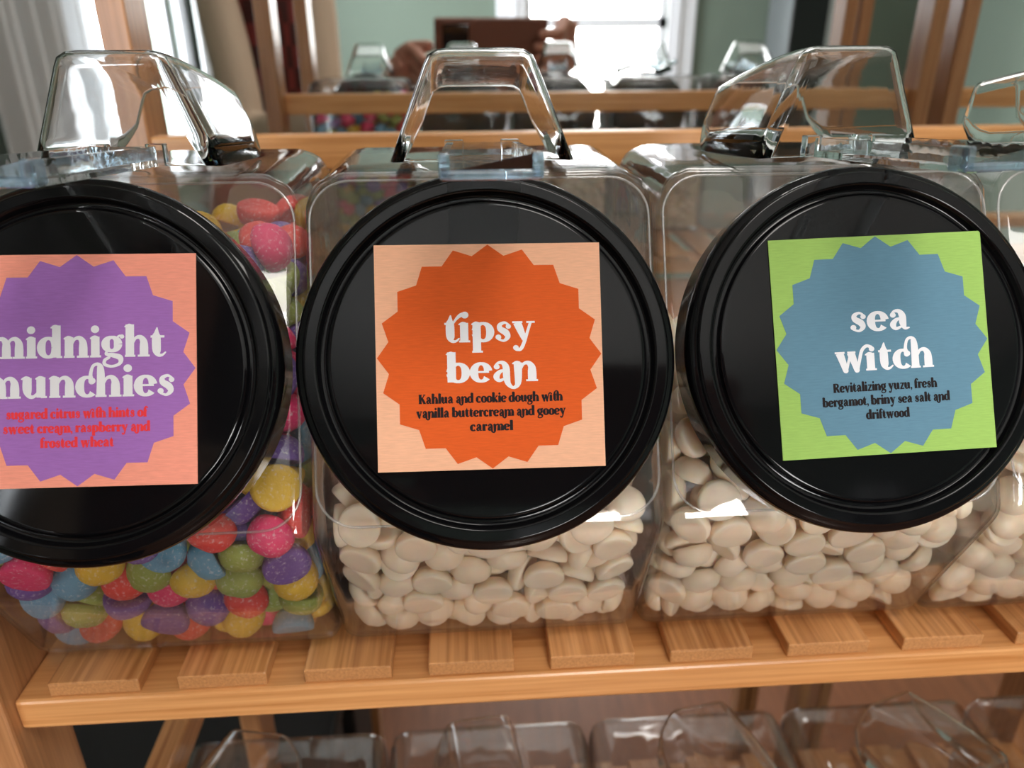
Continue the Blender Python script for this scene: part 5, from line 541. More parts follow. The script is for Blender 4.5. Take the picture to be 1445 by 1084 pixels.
DATA_V = [-207,178,47,0,0,45,352,47,0,0,67,-117,47,0,0,-190,-154,47,0,0,232,-100,47,0,0,312,351,58,305,-65,-86,357,58,305,-93,-90,84,58,305,-124,-281,288,58,304,-168,-396,-113,58,304,-227,113,179,58,305,-253,175,310,58,309,-47,-19,232,58,311,58,95,480,59,298,197,325,35,59,301,65,-423,279,61,306,-35,363,-142,61,287,-124,-318,489,62,284,108,-450,422,63,277,308,228,470,64,269,289,-45,497,64,274,133,-334,53,64,269,-155,260,208,64,270,175,450,106,65,273,-51,371,491,65,275,83,-294,-217,65,280,53,287,-245,65,33,142,-187,487,66,264,272,-65,-162,66,265,-213,452,-30,67,264,48,53,-251,70,42,147,63,62,70,251,110,-349,173,71,45,161,-226,-7,74,238,283,-10,-35,75,245,-5,150,-206,77,223,-259,198,33,78,218,85,407,291,80,202,-37,471,418,84,213,-14,-144,-43,84,236,275,-294,-77,87,170,-275,473,241,89,194,-29,-433,56,90,136,312,415,-261,90,69,92,240,139,98,45,-138,-69,-286,99,216,-110,145,-54,102,259,-118,476,-164,103,128,310,-338,383,105,274,-10,-125,242,106,278,-2,-218,127,106,42,-193,-463,152,106,122,251,-207,361,108,291,-294,380,163,108,265,35,-479,-221,110,169,290,-412,-262,112,149,253,374,-105,113,27,191,-45,403,115,9,222,-12,175,115,3,-263,143,277,116,6,270,-449,289,117,8,280,91,395,122,287,-194,-431,526,123,152,-135,185,-189,123,91,56,-487,-39,124,147,-1,243,362,124,289,-169,283,503,125,276,202,174,-295,127,143,-151,-310,244,127,18,121,388,423,128,266,179,-140,498,129,291,210,-152,-249,129,193,-156,-64,-95,130,248,-76,326,7,131,269,8,-92,74,134,263,-50,-325,67,137,281,-216,123,168,139,259,108,-188,-176,144,224,-149,38,-174,144,130,92,-205,-312,145,167,-189,-7,309,147,233,182,255,-117,147,211,-127,-382,-169,149,208,-189,-397,-47,149,86,-46,350,286,149,59,270,127,34,150,268,142,-335,-318,151,187,-129,156,537,152,155,-155,-308,513,154,226,152,18,509,155,222,238,359,138,159,49,-278,-180,240,159,279,2,-385,388,160,278,-33,451,508,161,90,110,298,-196,164,144,174,-230,24,167,76,-32,40,-324,168,231,-197,301,-325,168,167,-149,464,99,168,173,-59,-292,-238,168,155,163,-133,373,168,292,-40,-1,51,168,169,-41,430,-37,170,186,-280,257,-27,173,276,-11,-54,-214,174,82,110,310,-255,174,170,-139,61,-77,174,294,-158,225,246,177,232,239,246,117,178,306,126,193,387,179,24,145,-84,-71,180,66,239,-493,414,182,157,0,456,380,182,265,93,-50,201,184,1,-263,275,495,186,38,-112,-212,-124,186,218,-159,76,447,188,294,66,84,154,189,55,-208,-338,-137,190,106,124,-255,442,191,266,132,451,-261,192,180,-154,-147,126,193,235,123,-337,150,195,259,-310,493,-5,199,157,314,440,-332,200,173,-157,109,296,200,268,106,321,365,200,281,-177,-279,333,201,226,183,-463,66,204,257,312,-455,284,205,256,197,-144,-35,211,75,235,450,197,212,235,-158,58,-289,213,83,117,-464,-143,214,66,289,197,-56,214,38,303,414,-164,217,131,288,116,-204,221,269,-204,350,59,221,298,268,-453,-333,222,122,88,317,238,223,263,111,-223,256,224,297,204,108,47,224,28,-198,-448,205,225,59,-117,-349,9,227,291,-97,-274,-80,227,96,157,-419,510,228,244,196,477,-172,228,183,-26,-102,503,229,128,-86,455,311,230,272,74,-87,-312,233,164,-158,48,-75,233,20,155,190,-354,234,236,-126,-198,539,235,157,-157,215,143,238,8,-182,-122,79,239,79,-191,-406,405,242,263,279,-279,124,242,271,-314,-9,447,243,287,69,-34,306,243,11,-38,-136,376,244,249,-75,337,495,244,89,-28,208,478,246,26,-268,-23,165,248,29,-130,-129,-211,251,30,189,447,455,257,27,266,86,250,258,308,-24,188,-184,261,49,98,-355,242,261,65,64,324,-160,262,220,-130,-203,-3,262,265,-68,-201,-373,264,218,-156,204,371,269,248,191,-29,-211,269,88,21,78,539,271,157,-157,320,-72,271,259,-101,349,372,273,307,-93,397,51,273,16,-44,-335,-308,276,100,167,14,36,276,22,304,-342,-380,277,214,-147,99,404,277,201,-23,-334,-193,277,31,-176,-166,241,277,22,-91,-456,-259,280,257,-210,447,272,280,42,-241,-442,136,280,279,227,324,177,280,292,220,303,-279,283,33,270,-307,508,284,255,138,350,-379,286,204,-107,223,272,287,283,129,-67,-87,289,267,-246,154,-71,289,290,-25,-12,-388,291,192,-160,155,-314,291,195,-136,-463,-8,294,95,-15,448,-90,295,48,221,-175,454,296,205,66,-277,309,299,300,18,-212,110,299,296,-51,-454,-138,300,48,202,-185,-145,300,291,-36,281,-23,302,55,214,63,-186,304,255,-155,476,87,305,112,10,-377,406,307,255,287,-7,372,308,297,-209,-196,-316,310,213,-122,-370,18,311,248,263,-239,415,314,210,110,-472,296,318,209,290,173,149,319,275,-146,-473,436,320,115,280,234,53,321,67,224,456,-283,322,218,-111,186,491,323,299,6,-16,-294,324,62,-78,-68,503,324,264,236,-101,184,325,285,289,-102,23,326,256,-224,-226,-26,327,48,247,107,53,329,75,85,322,482,330,10,-262,-14,-83,332,46,67,22,244,332,248,71,-324,142,333,275,-101,352,323,334,7,221,117,-420,335,114,158,452,423,338,271,106,444,218,338,47,-134,30,119,339,104,209,114,-278,340,119,178,132,285,340,42,-232,353,123,340,308,-303,-248,-264,342,218,-164,-391,-259,343,273,-192,-134,320,343,303,-271,-329,-106,349,122,185,230,-185,350,224,-149,-450,-379,351,277,-208,418,-24,351,239,-24,462,-398,352,204,-70,449,523,354,152,124,58,488,355,248,104,-463,105,356,244,288,265,229,357,298,-96,-339,3,358,67,-52,-278,336,359,14,-292,-418,533,362,157,-147,101,-148,362,255,-139,241,-365,365,157,148,251,370,365,277,-15,464,-209,366,177,-83,-118,-406,368,237,-132,399,-189,368,137,231,256,-276,368,215,-134,-240,-192,370,264,-167,-357,288,371,105,-254,-243,193,373,82,94,-460,-88,375,264,-274,-416,230,375,126,-275,2,-16,375,59,93,238,-109,376,263,-112,-371,428,377,59,-28,-185,539,378,157,-157,-221,48,379,260,-140,-250,-423,382,203,-107,-95,453,382,50,-76,-85,-205,383,180,-121,126,178,383,288,-228,244,-424,384,157,-165,333,-4,384,302,-167,-10,197,384,283,8,54,395,385,255,173,346,-316,387,159,274,-76,68,388,253,-118,-493,-214,389,157,0,-313,-368,390,236,-85,62,-360,392,163,-159,-290,507,394,121,-211,194,498,395,286,27,344,-135,396,113,275,388,362,396,19,73,120,-74,396,54,202,404,128,398,4,90,323,488,401,20,-289,-113,-146,404,189,-119,-377,-225,406,249,-167,154,41,406,231,-289,-70,324,406,284,-259,-4,-453,407,114,157,-138,-50,407,73,-136,-127,-293,409,192,-185,467,-85,415,119,-71,-200,276,415,302,164,-104,178,415,30,-305,185,365,420,269,91,324,235,420,16,219,461,250,420,51,2,493,53,421,157,-314,384,-416,423,183,-111,66,291,424,251,-249,187,209,427,26,86,-364,150,428,132,-70,-457,47,429,249,235,-262,-40,429,99,-239,25,-232,430,142,169,25,-292,433,172,-144,-189,394,434,209,180,-187,76,434,54,174,460,391,435,61,24,278,106,435,204,-259,-477,-333,436,196,313,-486,465,436,159,-13,166,-269,437,255,-128,203,51,437,82,25,-22,502,439,254,255,21,-143,440,228,-112,-371,-350,441,239,-121,-443,-120,441,51,41,390,-2,442,13,146,410,-313,445,155,-41,252,-107,446,52,203,35,78,447,263,-197,-413,-455,448,232,-147,-250,-178,448,231,-218,-325,415,448,264,-234,-476,343,449,180,276,-462,206,449,61,299,-312,96,449,106,-97,-359,-41,449,83,-246,316,364,452,33,286,150,499,454,282,59,-81,-362,457,142,-140,319,-258,459,60,174,482,-324,459,157,-12,-57,352,459,30,54,-417,337,462,134,-37,-212,196,464,20,-170,145,-190,465,263,-112,-325,284,469,291,188,-176,-482,470,114,158,-28,211,471,33,41,189,-484,473,113,157,-152,510,473,248,161,62,350,474,62,60,-12,-90,474,237,-110,-248,-282,475,181,139,60,-446,477,77,90,84,128,477,51,117,457,-194,478,259,-99,458,138,480,264,-72,-220,-394,481,256,-153,-372,-162,481,87,17,395,505,484,122,54,16,493,485,60,-60,165,-79,486,260,-114,185,369,487,46,-222,282,-375,488,174,-239,299,460,488,51,224,-158,-117,488,244,-86,-185,320,491,301,-280,278,264,493,40,-254,-291,499,495,290,191,290,-18,496,41,227,320,129,496,214,-245,-52,-18,496,231,-68,-391,-331,497,75,193,149,245,497,285,-112,160,-352,499,136,-144,-85,-266,502,245,-168,-463,-241,505,228,-234,-417,533,505,158,-148,484,469,505,164,-300,-315,-457,507,104,58,-57,80,509,84,245,493,302,511,157,314,-248,29,514,58,234,329,-155,515,226,-280,451,5,515,307,-92,303,-486,516,202,-199,-447,-443,517,83,167,-258,-111,518,248,-90,438,-453,519,209,142,-458,-67,519,217,-202,-147,-29,519,75,236,-324,244,520,23,-128,-125,123,522,85,256,184,115,522,289,295,399,366,524,286,-172,424,-131,525,257,-197,-365,79,525,55,-279,255,-259,527,244,-72,-79,-206,527,70,146,-456,187,527,27,305,70,-32,527,249,-200,-77,-438,529,120,171,-125,487,529,66,-153,-448,-1,529,96,112,13,-368,531,251,-228,-49,-511,532,114,157,78,495,532,57,-46,-37,393,532,301,-121,-234,150,535,305,27,178,-415,536,145,-140,272,505,536,59,233,21,199,540,278,269,-89,267,543,11,69,-336,-240,544,145,-90,350,153,544,100,69,339,-362,546,141,76,-211,-228,547,75,64,71,-174,547,44,156,-270,-367,548,242,-186,139,281,548,29,202,86,-285,551,227,-129,200,-23,551,293,-141,-264,496,552,24,-121,466,183,553,232,-18,-391,432,556,226,219,-310,375,559,259,251,190,498,560,87,295,91,401,560,227,215,-171,411,565,261,159,-219,280,566,300,-195,70,35,566,246,-215,-133,-384,569,221,-88,282,379,569,238,75,330,14,569,285,-235,434,-492,570,105,-171,367,-246,571,75,-25,-330,-33,573,169,157,96,-529,575,116,159,209,-224,575,221,-116,-491,435,576,157,-3,-456,-202,577,247,-224,450,-59,577,8,224,-341,-134,578,241,-90,372,249,579,132,-259,253,241,580,289,291,-480,-354,582,166,295,396,430,583,289,296,-458,91,585,267,269,216,105,585,297,275,-3,-137,586,54,250,-137,-120,588,25,-131,-337,200,588,14,-247,447,-379,589,193,-171,-455,338,590,190,191,-243,92,591,9,-287,-419,285,592,124,-123,92,185,592,273,168,462,-210,595,65,-37,182,-157,597,225,-136,-17,505,597,251,81,215,370,597,76,-238,-126,18,598,300,-173,449,73,599,58,-228,-136,174,600,304,-173,300,-424,601,111,-207,450,-321,602,121,143,220,-497,603,144,-312,-157,-508,604,154,94,57,-456,606,161,-133,-404,-415,608,183,-235,423,528,610,151,150,332,-121,611,245,-189,461,301,611,254,45,-329,-542,612,123,158,-26,390,612,266,69,-17,110,613,246,-1,73,-376,615,168,-178,-266,-445,616,121,-131,204,-49,616,21,172,-157,318,617,26,62,-237,-46,619,104,-21,189,-341,620,220,-208,105,350,620,270,168,98,46,622,68,99,323,-514,623,75,-160,-212,-348,623,194,-233,-380,-361,624,132,78,-62,-316,624,192,-233,-26,244,625,268,-149,-340,73,628,235,58,-308,-310,629,191,-296,-282,382,629,250,246,-449,0,629,44,-37,-455,-519,630,133,85,-460,-143,630,250,-239,-154,-225,632,172,-180,115,516,633,220,171,-21,-274,633,122,81,-34,-34,633,109,-95,-385,524,634,162,186,280,500,634,260,272,316,177,637,292,-142,344,46,638,275,252,-166,-314,639,120,81,-250,510,640,250,179,493,424,642,157,314,220,81,642,17,-36,-493,209,643,157,0,101,-265,643,210,-121,388,428,645,25,-17,-270,214,647,27,-15,-108,510,651,244,169,277,-317,652,196,-218,194,257,654,13,-11,-30,-149,655,52,268,167,-467,656,102,284,-39,-409,656,161,162,-218,-537,657,160,-220,447,154,657,54,207,325,311,657,272,-23,-158,-123,658,21,-154,76,-66,658,132,151,-346,-118,660,265,-92,-213,86,660,7,-163,-392,185,661,229,-38,448,-132,662,249,-185,-34,-548,663,149,173,-395,432,663,233,232,-149,431,663,83,-162,-74,-469,665,153,-152,-402,-239,665,226,242,-274,-225,665,94,62,71,-217,665,105,193,89,131,665,248,-233,-65,87,666,266,-2,107,-131,668,183,-163,-48,345,669,259,26,152,463,669,86,-116,316,-84,670,66,107,-165,209,672,269,311,449,310,677,60,-271,473,-510,683,117,-25,325,-232,683,98,232,-374,-468,687,80,-150,225,-179,688,57,-21,56,277,688,227,-270,386,6,688,266,251,403,-516,690,197,289,-393,312,692,269,-258,-254,299,693,230,-167,-380,-8,693,220,-238,383,-405,697,221,193,464,-249,697,184,94,-173,-435,699,140,215,27,493,699,234,75,-493,-421,701,157,0,-467,497,701,104,273,362,502,703,38,232,-141,-9,703,287,-68,-448,-111,704,286,-135,126,157,704,67,81,104,-548,706,179,156,259,427,707,220,149,333,132,707,23,170,-42,210,707,39,156,-264,499,708,64,-134,-118,341,708,252,16,255,7,709,294,-43,-476,-301,712,149,-270,482,-36,712,151,-8,47,11,712,271,-74,114,386,713,269,142,159,-48,713,214,-263,396,-310,714,119,181,258,-522,716,45,-72,493,-381,718,157,314,46,-457,719,51,-75,-477,84,719,190,-301,-280,168,720,268,139,284,253,721,268,70,-28,466,722,80,-238,251,354,724,211,153,-255,25,724,263,-8,-42,-252,725,13,275,-40,-103,725,259,-140,-268,-104,727,45,89,-383,65,727,95,76,258,-397,728,143,-141,37,-346,730,110,189,-383,-542,731,190,157,-482,354,732,150,306,208,144,733,80,25,-370,-308,735,86,259,-272,382,735,212,-290,-376,366,736,45,56,389,374,737,301,3,388,-47,737,48,-62,-150,-190,737,265,-158,-295,-443,738,61,8,468,214,740,223,16,-117,126,740,68,-196,-452,199,743,223,-243,-101,-357,744,147,165,467,490,745,163,-5,-129,-523,750,149,-171,400,229,753,91,-297,119,259,754,166,-281,265,539,756,157,-157,195,-342,758,149,182,-217,386,758,101,25,-251,-358,760,193,-220,456,94,761,102,-251,-130,5,763,27,244,-161,-299,764,107,189,-385,496,764,73,18,213,273,766,47,-243,-186,244,766,75,-1,15,360,767,294,-42,293,-176,768,225,-105,-275,-240,770,242,-263,16,142,770,253,164,264,14,770,19,269,147,-423,771,133,-203,123,539,771,157,-157,160,-200,772,265,-86,3,-26,773,43,242,46,-181,773,137,-8,-366,265,773,56,-138,-85,467,775,57,-299,-168,503,775,128,271,139,38,775,107,81,319,-288,776,41,289,-306,117,777,280,25,402,-176,778,107,303,294,166,779,307,-28,473,-155,782,207,-11,-172,-130,783,274,-156,-477,-48,783,196,309,-297,-27,784,278,-32,-58,236,785,258,-96,106,-286,787,157,-178,-440,-441,788,36,39,319,-431,789,90,-126,-393,-110,789,233,-254,450,-449,791,276,105,-82,-439,794,218,168,471,354,794,104,-25,-401,-227,795,161,219,228,-113,798,216,-206,3,-517,801,202,157,154,-493,802,133,-193,-284,510,802,254,154,153,450,802,97,156,-58,-227,803,28,48,336,-515,804,203,158,449,-310,805,270,-243,145,358,806,241,-176,7,93,807,61,-150,-480,-192,811,146,300,-185,64,811,58,169,441,1,813,291,-21,-488,458,814,159,-8,366,93,815,128,-43,-401,81,815,16,305,371,506,816,90,-144,-207,-469,817,187,-53,-88,282,819,57,219,360,328,820,218,68,-382,-329,821,33,230,139,141,821,304,98,337,-96,826,261,-227,86,-69,826,234,240,1,-336,827,89,167,-158,377,831,297,-244,-217,-256,832,249,-194,380,433,834,92,-155,-4,378,834,286,-102,-493,-332,835,157,0,34,512,835,124,-199,271,426,836,183,303,136,-190,837,273,-98,-171,-72,837,20,209,-327,-486,839,107,-170,-377,220,839,247,165,244,-288,840,48,191,324,283,841,96,-247,66,257,841,219,28,-421,370,841,211,-272,-294,347,842,283,141,-478,268,843,188,-313,-41,-132,843,182,-142,249,58,843,250,-91,-117,161,844,59,-206,45,-430,845,226,-162,-294,-418,847,208,144,-278,-131,847,69,-234,-37,-36,848,292,-74,-333,445,848,219,190,-394,-48,849,61,128,-493,132,852,157,0,209,-48,853,224,-181,-254,192,856,263,289,-297,34,857,302,206,457,-285,859,44,72,462,287,862,81,-80,186,239,862,222,-226,462,170,865,241,66,293,165,867,66,206,488,455,871,159,-306,247,-439,873,194,67,437,-457,874,226,197,-102,503,874,246,262,3,-228,875,65,-95,-92,-468,876,115,-143,380,-356,876,126,-246,450,-66,876,21,-270,132,-362,877,104,189,52,51,877,249,-305,171,484,879,104,150,-220,495,880,252,299,-208,-362,881,187,-186,265,-216,881,56,180,-401,522,883,195,181,19,187,885,262,-25,-104,-301,886,161,177,-452,-406,888,218,241,-75,60,888,156,204,-457,12,888,60,241,114,-135,889,289,-83,-343,-289,892,249,-202,-131,-220,892,193,-122,-383,175,892,238,161,360,-17,892,210,-35,-185,114,893,285,171,-120,322,894,16,99,-318,-164,895,70,-232,450,73,895,58,-257,267,539,899,157,-157,79,416,899,139,35,184,37,899,64,227,-177,-39,899,30,195,402,-181,906,189,-265,-171,-173,906,121,191,195,380,910,158,110,234,263,911,228,-216,83,-304,912,204,-80,-322,293,912,265,-235,-416,-173,915,147,10,-300,22,915,12,-107,-29,402,916,190,-119,118,142,916,225,262,315,-409,918,117,63,348,370,918,18,120,493,-188,919,157,-314,-394,119,919,75,-153,-81,-373,921,209,178,-67,495,921,68,-53,14,309,922,38,190,-50,-40,922,296,-256,-454,-275,925,171,-268,281,-135,926,274,-221,-251,-273,928,65,122,-65,173,930,312,-171,169,-454,931,203,157,356,233,931,242,288,-165,401,933,136,204,-482,-125,933,161,313,-291,381,933,48,79,-197,217,937,200,-174,278,2,937,83,-54,72,-12,939,61,-8,-242,-430,942,74,-162,-450,281,944,244,-290,432,493,945,201,-21,-394,-418,946,186,204,262,-292,946,62,-216,9,-244,946,55,-96,236,148,946,246,65,-216,495,948,62,-15,-186,44,951,293,-222,30,-407,953,148,-119,-411,442,953,160,-54,371,497,954,114,294,143,292,954,96,268,365,112,954,260,156,369,-249,955,140,-230,452,-74,956,298,5,178,-204,958,118,-35,-487,462,959,162,-9,-452,21,963,16,219,-356,-75,963,65,-314,-117,307,963,8,49,256,464,964,51,-131,463,315,965,255,-23,-227,-90,966,279,2,482,-329,969,151,7,133,495,969,253,-25,-104,-156,972,69,71,-327,496,972,196,-293,170,60,973,63,274,-270,118,975,205,-79,449,194,977,88,-194,171,-77,977,77,157,389,-374,979,24,18,-4,494,979,255,-300,323,-87,981,300,-45,173,-366,983,220,-198,-365,-239,983,251,179,-66,-34,983,18,58,1,105,984,246,237,43,231,985,268,177,-141,-316,986,71,268,-256,312,989,53,-134,447,34,991,174,174,97,-198,992,197,280,71,361,995,284,167,-302,178,999,217,-83,-228,-224,999,296,294,-321,-329,1000,75,-174,-400,354,1003,230,189,3,-297,1003,90,-144,-380,256,1005,271,148,-97,196,1005,276,269,399,330,1005,253,-40,276,391,1006,216,183,-381,51,1008,90,40,256,295,1009,236,236,157,171,1011,310,-168,343,94,1011,54,-158,-12,-154,1012,268,-214,-141,58,1013,290,-179,68,-8,1016,17,2,171,-314,1017,95,116,422,-194,1020,98,43,-268,0,1022,301,-6,-454,-362,1023,51,302,268,-177,1023,251,104,449,-62,1025,305,-35,58,495,1025,270,-264,-447,-92,1027,19,49,277,-23,1029,16,266,-464,-229,1034,83,266,290,508,1036,70,92,333,-314,1038,265,-73,-189,-234,1051,18,-21]
SEEN = [[2,15,26,33,35,36,38,40,42,43,46,58,70,72,74,80,81,83,88,100,103,113,116,128,132,135,138,140,143,145,148,156,160,166,177,184,186,196,197,200,202,209,215,227,230,233,234,235,239,241,255,258,267,271,272,276,287,291,297,302,304,309,322,330,344,348,368,375,395,405,446,462,509,522,544,567,578,580,610,611,616,624,630,643,644,650,653,655,663,665,668,669,670,671],[9,25,30,32,34,46,52,53,73,78,82,86,89,94,97,108,119,138,140,145,171,176,178,181,184,189,201,208,218,247,248,249,260,262,266,270,277,290,293,296,297,303,317,347,352,355,363,367,378,393,401,402,403,408,425,455,466,467,469,475,490,492,504,505,519,534,544,545,551],[25,26,28,30,43,45,51,54,55,64,67,71,79,82,86,96,97,124,128,132,133,138,149,151,170,177,179,183,189,193,194,200,216,227,239,241,244,250,253,259,266,270,276,277,290,300,304,312,319,324,341,343,348,352,371,374,380,381,383,384,396,398,400,429,432,435,440,461,462,464,468,472,479,481,488,489,512,521,536,538,542,550,554,563,584,587,593,636,653,663,672,677,720,754,773,793,816,820,830,836],[16,26,43,47,67,97,120,124,146,151,189,214,241,250,270,274,300,321,335,380,383,429,447,536,542,546,639,705]]

# ------------------------------------------------------------------ wax melts: settled places (x, y, z in tenths of a millimetre from the jar's base; tilt and heading of the dome's axis in hundredths of a radian)
def unpack(n):
    out = []
    for k in range(0, len(n), 5):
        x, y, z, t, h = n[k:k + 5]; t /= 100; h /= 100
        out.append((Vector((x * .98, y * .98 - 1, z - 1)) / 1e4, Vector((math.sin(t) * math.cos(h), math.sin(t) * math.sin(h), math.cos(t)))))
    return out
def melt_mesh(name, D, H, m, seed, flat):
    rnd = random.Random(seed); R = D / 2; bm = bmesh.new()
    prof = [(0, H * .06), (R * .6, H * .03), (R * .90, 0), (R * .975, H * .05), (R, H * .24), (R * .95, H * .46), (R * .82, H * .70), (R * .60, H * .88), (R * .30, H * .98), (0, H)]
    add_lathe(bm, [(r, z - H * .42) for r, z in prof], 22)
    for v in bm.verts:
        a = math.atan2(v.co.y, v.co.x); k = 1 + .035 * math.sin(2 * a + seed) + .02 * math.sin(3 * a + 2 * seed); v.co.x *= k; v.co.y *= k
        v.co.z += .03 * H * math.sin(a * 2 + seed * 3) + rnd.uniform(-.01, .01) * H
    bmesh.ops.recalc_face_normals(bm, faces=bm.faces); me = bpy.data.meshes.new(name); bm.to_mesh(me); bm.free()
    for p in me.polygons: p.use_smooth = True
    me.materials.append(m); return me
HUES = [('blue', (104, 160, 188)), ('purple', (112, 84, 156)), ('yellow', (226, 186, 66)), ('coral red', (226, 76, 70)), ('hot pink', (228, 58, 112)), ('olive green', (150, 164, 82))]
def wax(name, c, chalk):
    m = principled(name, c, .6 if chalk > .3 else .4, .25 if chalk > .3 else .4, sss=0 if chalk > .3 else .6, bump=.4 if chalk > .3 else .15, bscale=420); nt = m.node_tree; L = nt.links
    p = [n for n in nt.nodes if n.type == 'BSDF_PRINCIPLED'][0]; tc = [n for n in nt.nodes if n.type == 'TEX_COORD'][0]
    no = N(nt, 'ShaderNodeTexNoise', Scale=800.0, Detail=6.0, Roughness=.7); L.new(tc.outputs['Object'], no.inputs['Vector'])
    r = N(nt, 'ShaderNodeMapRange'); r.inputs['From Min'].default_value = .55; r.inputs['From Max'].default_value = .64; r.inputs['To Max'].default_value = chalk; L.new(no.outputs['Fac'], r.inputs['Value'])
    mx = N(nt, 'ShaderNodeMix', data_type='RGBA'); mx.inputs[6].default_value = c; mx.inputs[7].default_value = (.85, .80, .80, 1); L.new(r.outputs[0], mx.inputs[0]); L.new(mx.outputs[2], p.inputs['Base Color'])
    return m
CW = [wax(n.replace(' ', '_') + '_wax', srgb(*c), .42) for n, c in HUES]
CM = [[melt_mesh('dome_wax_melt', .0158, .0090, CW[h], 3 * h + k, 0) for k in range(3)] for h in range(6)]
IV = wax('cream_wax', srgb(248, 230, 206), .15)
IM = [melt_mesh('flat_wax_melt', .0141, .0063, IV, 40 + k, 1) for k in range(4)]
def heap(data, col, seen, pick, name_fn, stuff_label, stuff_name, mirror=False):
    """seen = indexes of the pieces the photo shows: one object each; all the buried ones become one mesh"""
    base = Vector((X0 + PITCH * col, JY, SH[0])); bm = bmesh.new(); mats = []; inv = []
    for i, (p, e) in enumerate(data):
        ax = e.copy()
        if mirror: ax.x = -ax.x; p = Vector((-p.x, p.y, p.z))
        rot = ax.to_track_quat('Z', 'Y').to_matrix() @ Matrix.Rotation(i * 2.4, 3, 'Z')
        M = Matrix.Translation(base + p) @ rot.to_4x4(); me = pick(i)
        if i in seen:
            o = bpy.data.objects.new(me.name.split('.')[0], me); C.objects.link(o); o.matrix_world = M
            inv.append((i, o, p))
        else:
            m = me.materials[0]
            if m not in mats: mats.append(m)
            k = mats.index(m); n0 = len(bm.faces); n1 = len(bm.verts); bm.from_mesh(me); bm.verts.ensure_lookup_table(); bm.faces.ensure_lookup_table()
            for v in bm.verts[n1:]: v.co = M @ v.co
            for f in bm.faces[n0:]: f.material_index = k; f.smooth = True
    me = bpy.data.meshes.new(stuff_name); bm.to_mesh(me); bm.free()
    for m in mats: me.materials.append(m)
    o = bpy.data.objects.new(stuff_name, me); C.objects.link(o); tag(o, stuff_label, 'wax melts', None, 'stuff')
    name_fn(inv)
def hue_of(i): return (i * 7919 + (i // 5) * 104729 + (i * i) // 11) % 6
def name_rainbow(inv):
    for h in range(6):
        hue = HUES[h][0]; L = [(p, o) for i, o, p in inv if hue_of(i) == h]
        if not L: continue
        done = set()
        for key, word in ((lambda q: q[0].z, 'lowest'), (lambda q: -q[0].z, 'topmost'), (lambda q: -q[0].x, 'rightmost'), (lambda q: q[0].x, 'leftmost')):
            p, o = min([q for q in L if q[1].name not in done] or L, key=key)
            if o.name in done: continue
            done.add(o.name); tag(o, f'{word} {hue} dome wax melt visible in the rainbow jar', 'wax melt', f'{hue} wax melts in the rainbow jar')
        for p, o in L:
            if o.name in done: continue
            where = 'right of the lid' if p.z > .068 else 'under the lid, right half' if p.x > .005 else 'under the lid, left half'
            tag(o, f'{hue} dome wax melt {where}, rainbow jar', 'wax melt', f'{hue} wax melts {where}')
def name_cream(jarname):
    def f(inv):
        if not inv: return
        done = set()
        for key, word in ((lambda q: q[2].z, 'lowest'), (lambda q: -q[2].z, 'topmost'), (lambda q: -q[2].x, 'rightmost'), (lambda q: q[2].x, 'leftmost')):
            c = [q for q in inv if q[1].name not in done]
            if not c: break
            i, o, p = min(c, key=key); done.add(o.name); tag(o, f'{word} cream wax melt visible in the {jarname}', 'wax melt', f'cream wax melts in the {jarname}')
        for i, o, p in inv:
            if o.name in done: continue
            z = 'bottom' if p.z < .018 else 'middle' if p.z < .05 else 'upper'
            x = 'left third' if p.x < -.018 else 'right third' if p.x > .018 else 'middle third'
            tag(o, f'cream wax melt, {z} layer, {x} of the {jarname}', 'wax melt', f'cream wax melts, {z}, {x} of the {jarname}')
    return f
WC, WW, WV = unpack(DATA_C), unpack(DATA_W), unpack(DATA_V)
heap(WC, -1, set(SEEN[0]), lambda i: CM[hue_of(i)][i % 3], name_rainbow, 'rainbow wax melts heaped deep inside the purple-card jar', 'buried_wax_melts')
heap(WW, 0, set(SEEN[1]), lambda i: IM[i % 4], name_cream('orange-card jar'), 'cream wax melts heaped deep inside the orange-card jar', 'buried_wax_melts')
heap(WV, 1, set(SEEN[2]), lambda i: IM[i % 4], name_cream('blue-card jar'), 'cream wax melts heaped deep inside the blue-card jar', 'buried_wax_melts')
heap(WV, 2, set(SEEN[3]), lambda i: IM[(i + 1) % 4], name_cream('jar at the right edge'), 'cream wax melts heaped deep inside the jar at the right edge', 'buried_wax_melts', True)

# ------------------------------------------------------------------ the photographer and the phone, seen in the mirror
CAMM = Matrix.Translation((0, 0, EYE)) @ aim(.4208, .0645, -.0056).to_4x4()
ph = thing('phone', (0, 0, 0), 'brown-cased phone held level in both hands, seen in the mirror', 'phone'); ph.matrix_world = CAMM
bm = bmesh.new(); add_box(bm, (-.030, -.054, .0045), (.134, .028, .0135), .0035, 3)
obj('case', bm, principled('brown_leather_case', srgb(128, 84, 68), .55, .4, bump=.2, bscale=500), ph)
bm = bmesh.new(); add_box(bm, (-.019, -.020, .0025), (.019, .021, .0046), .0009, 2)
bump_ = obj('camera_bump', bm, principled('black_camera_glass', srgb(10, 10, 12), .08), ph)
for x, y in ((-.009, .011), (-.009, -.010)):
    bm = bmesh.new(); add_lathe(bm, [(0, 0), (.0065, 0), (.0068, .0006), (.0052, .0008), (.005, .0003), (0, .0003)], 24)
    obj('lens', bm, principled('lens_glass', srgb(20, 22, 30), .05), bump_, False, Matrix.Translation((x, y, .0017)) @ Matrix.Rotation(PI, 4, 'X') @ Matrix.Translation((0, 0, -.0008)))
box('screen', (-.027, -.051, .0136), (.131, .025, .0139), principled('dark_phone_screen', srgb(20, 22, 26), .1), ph)

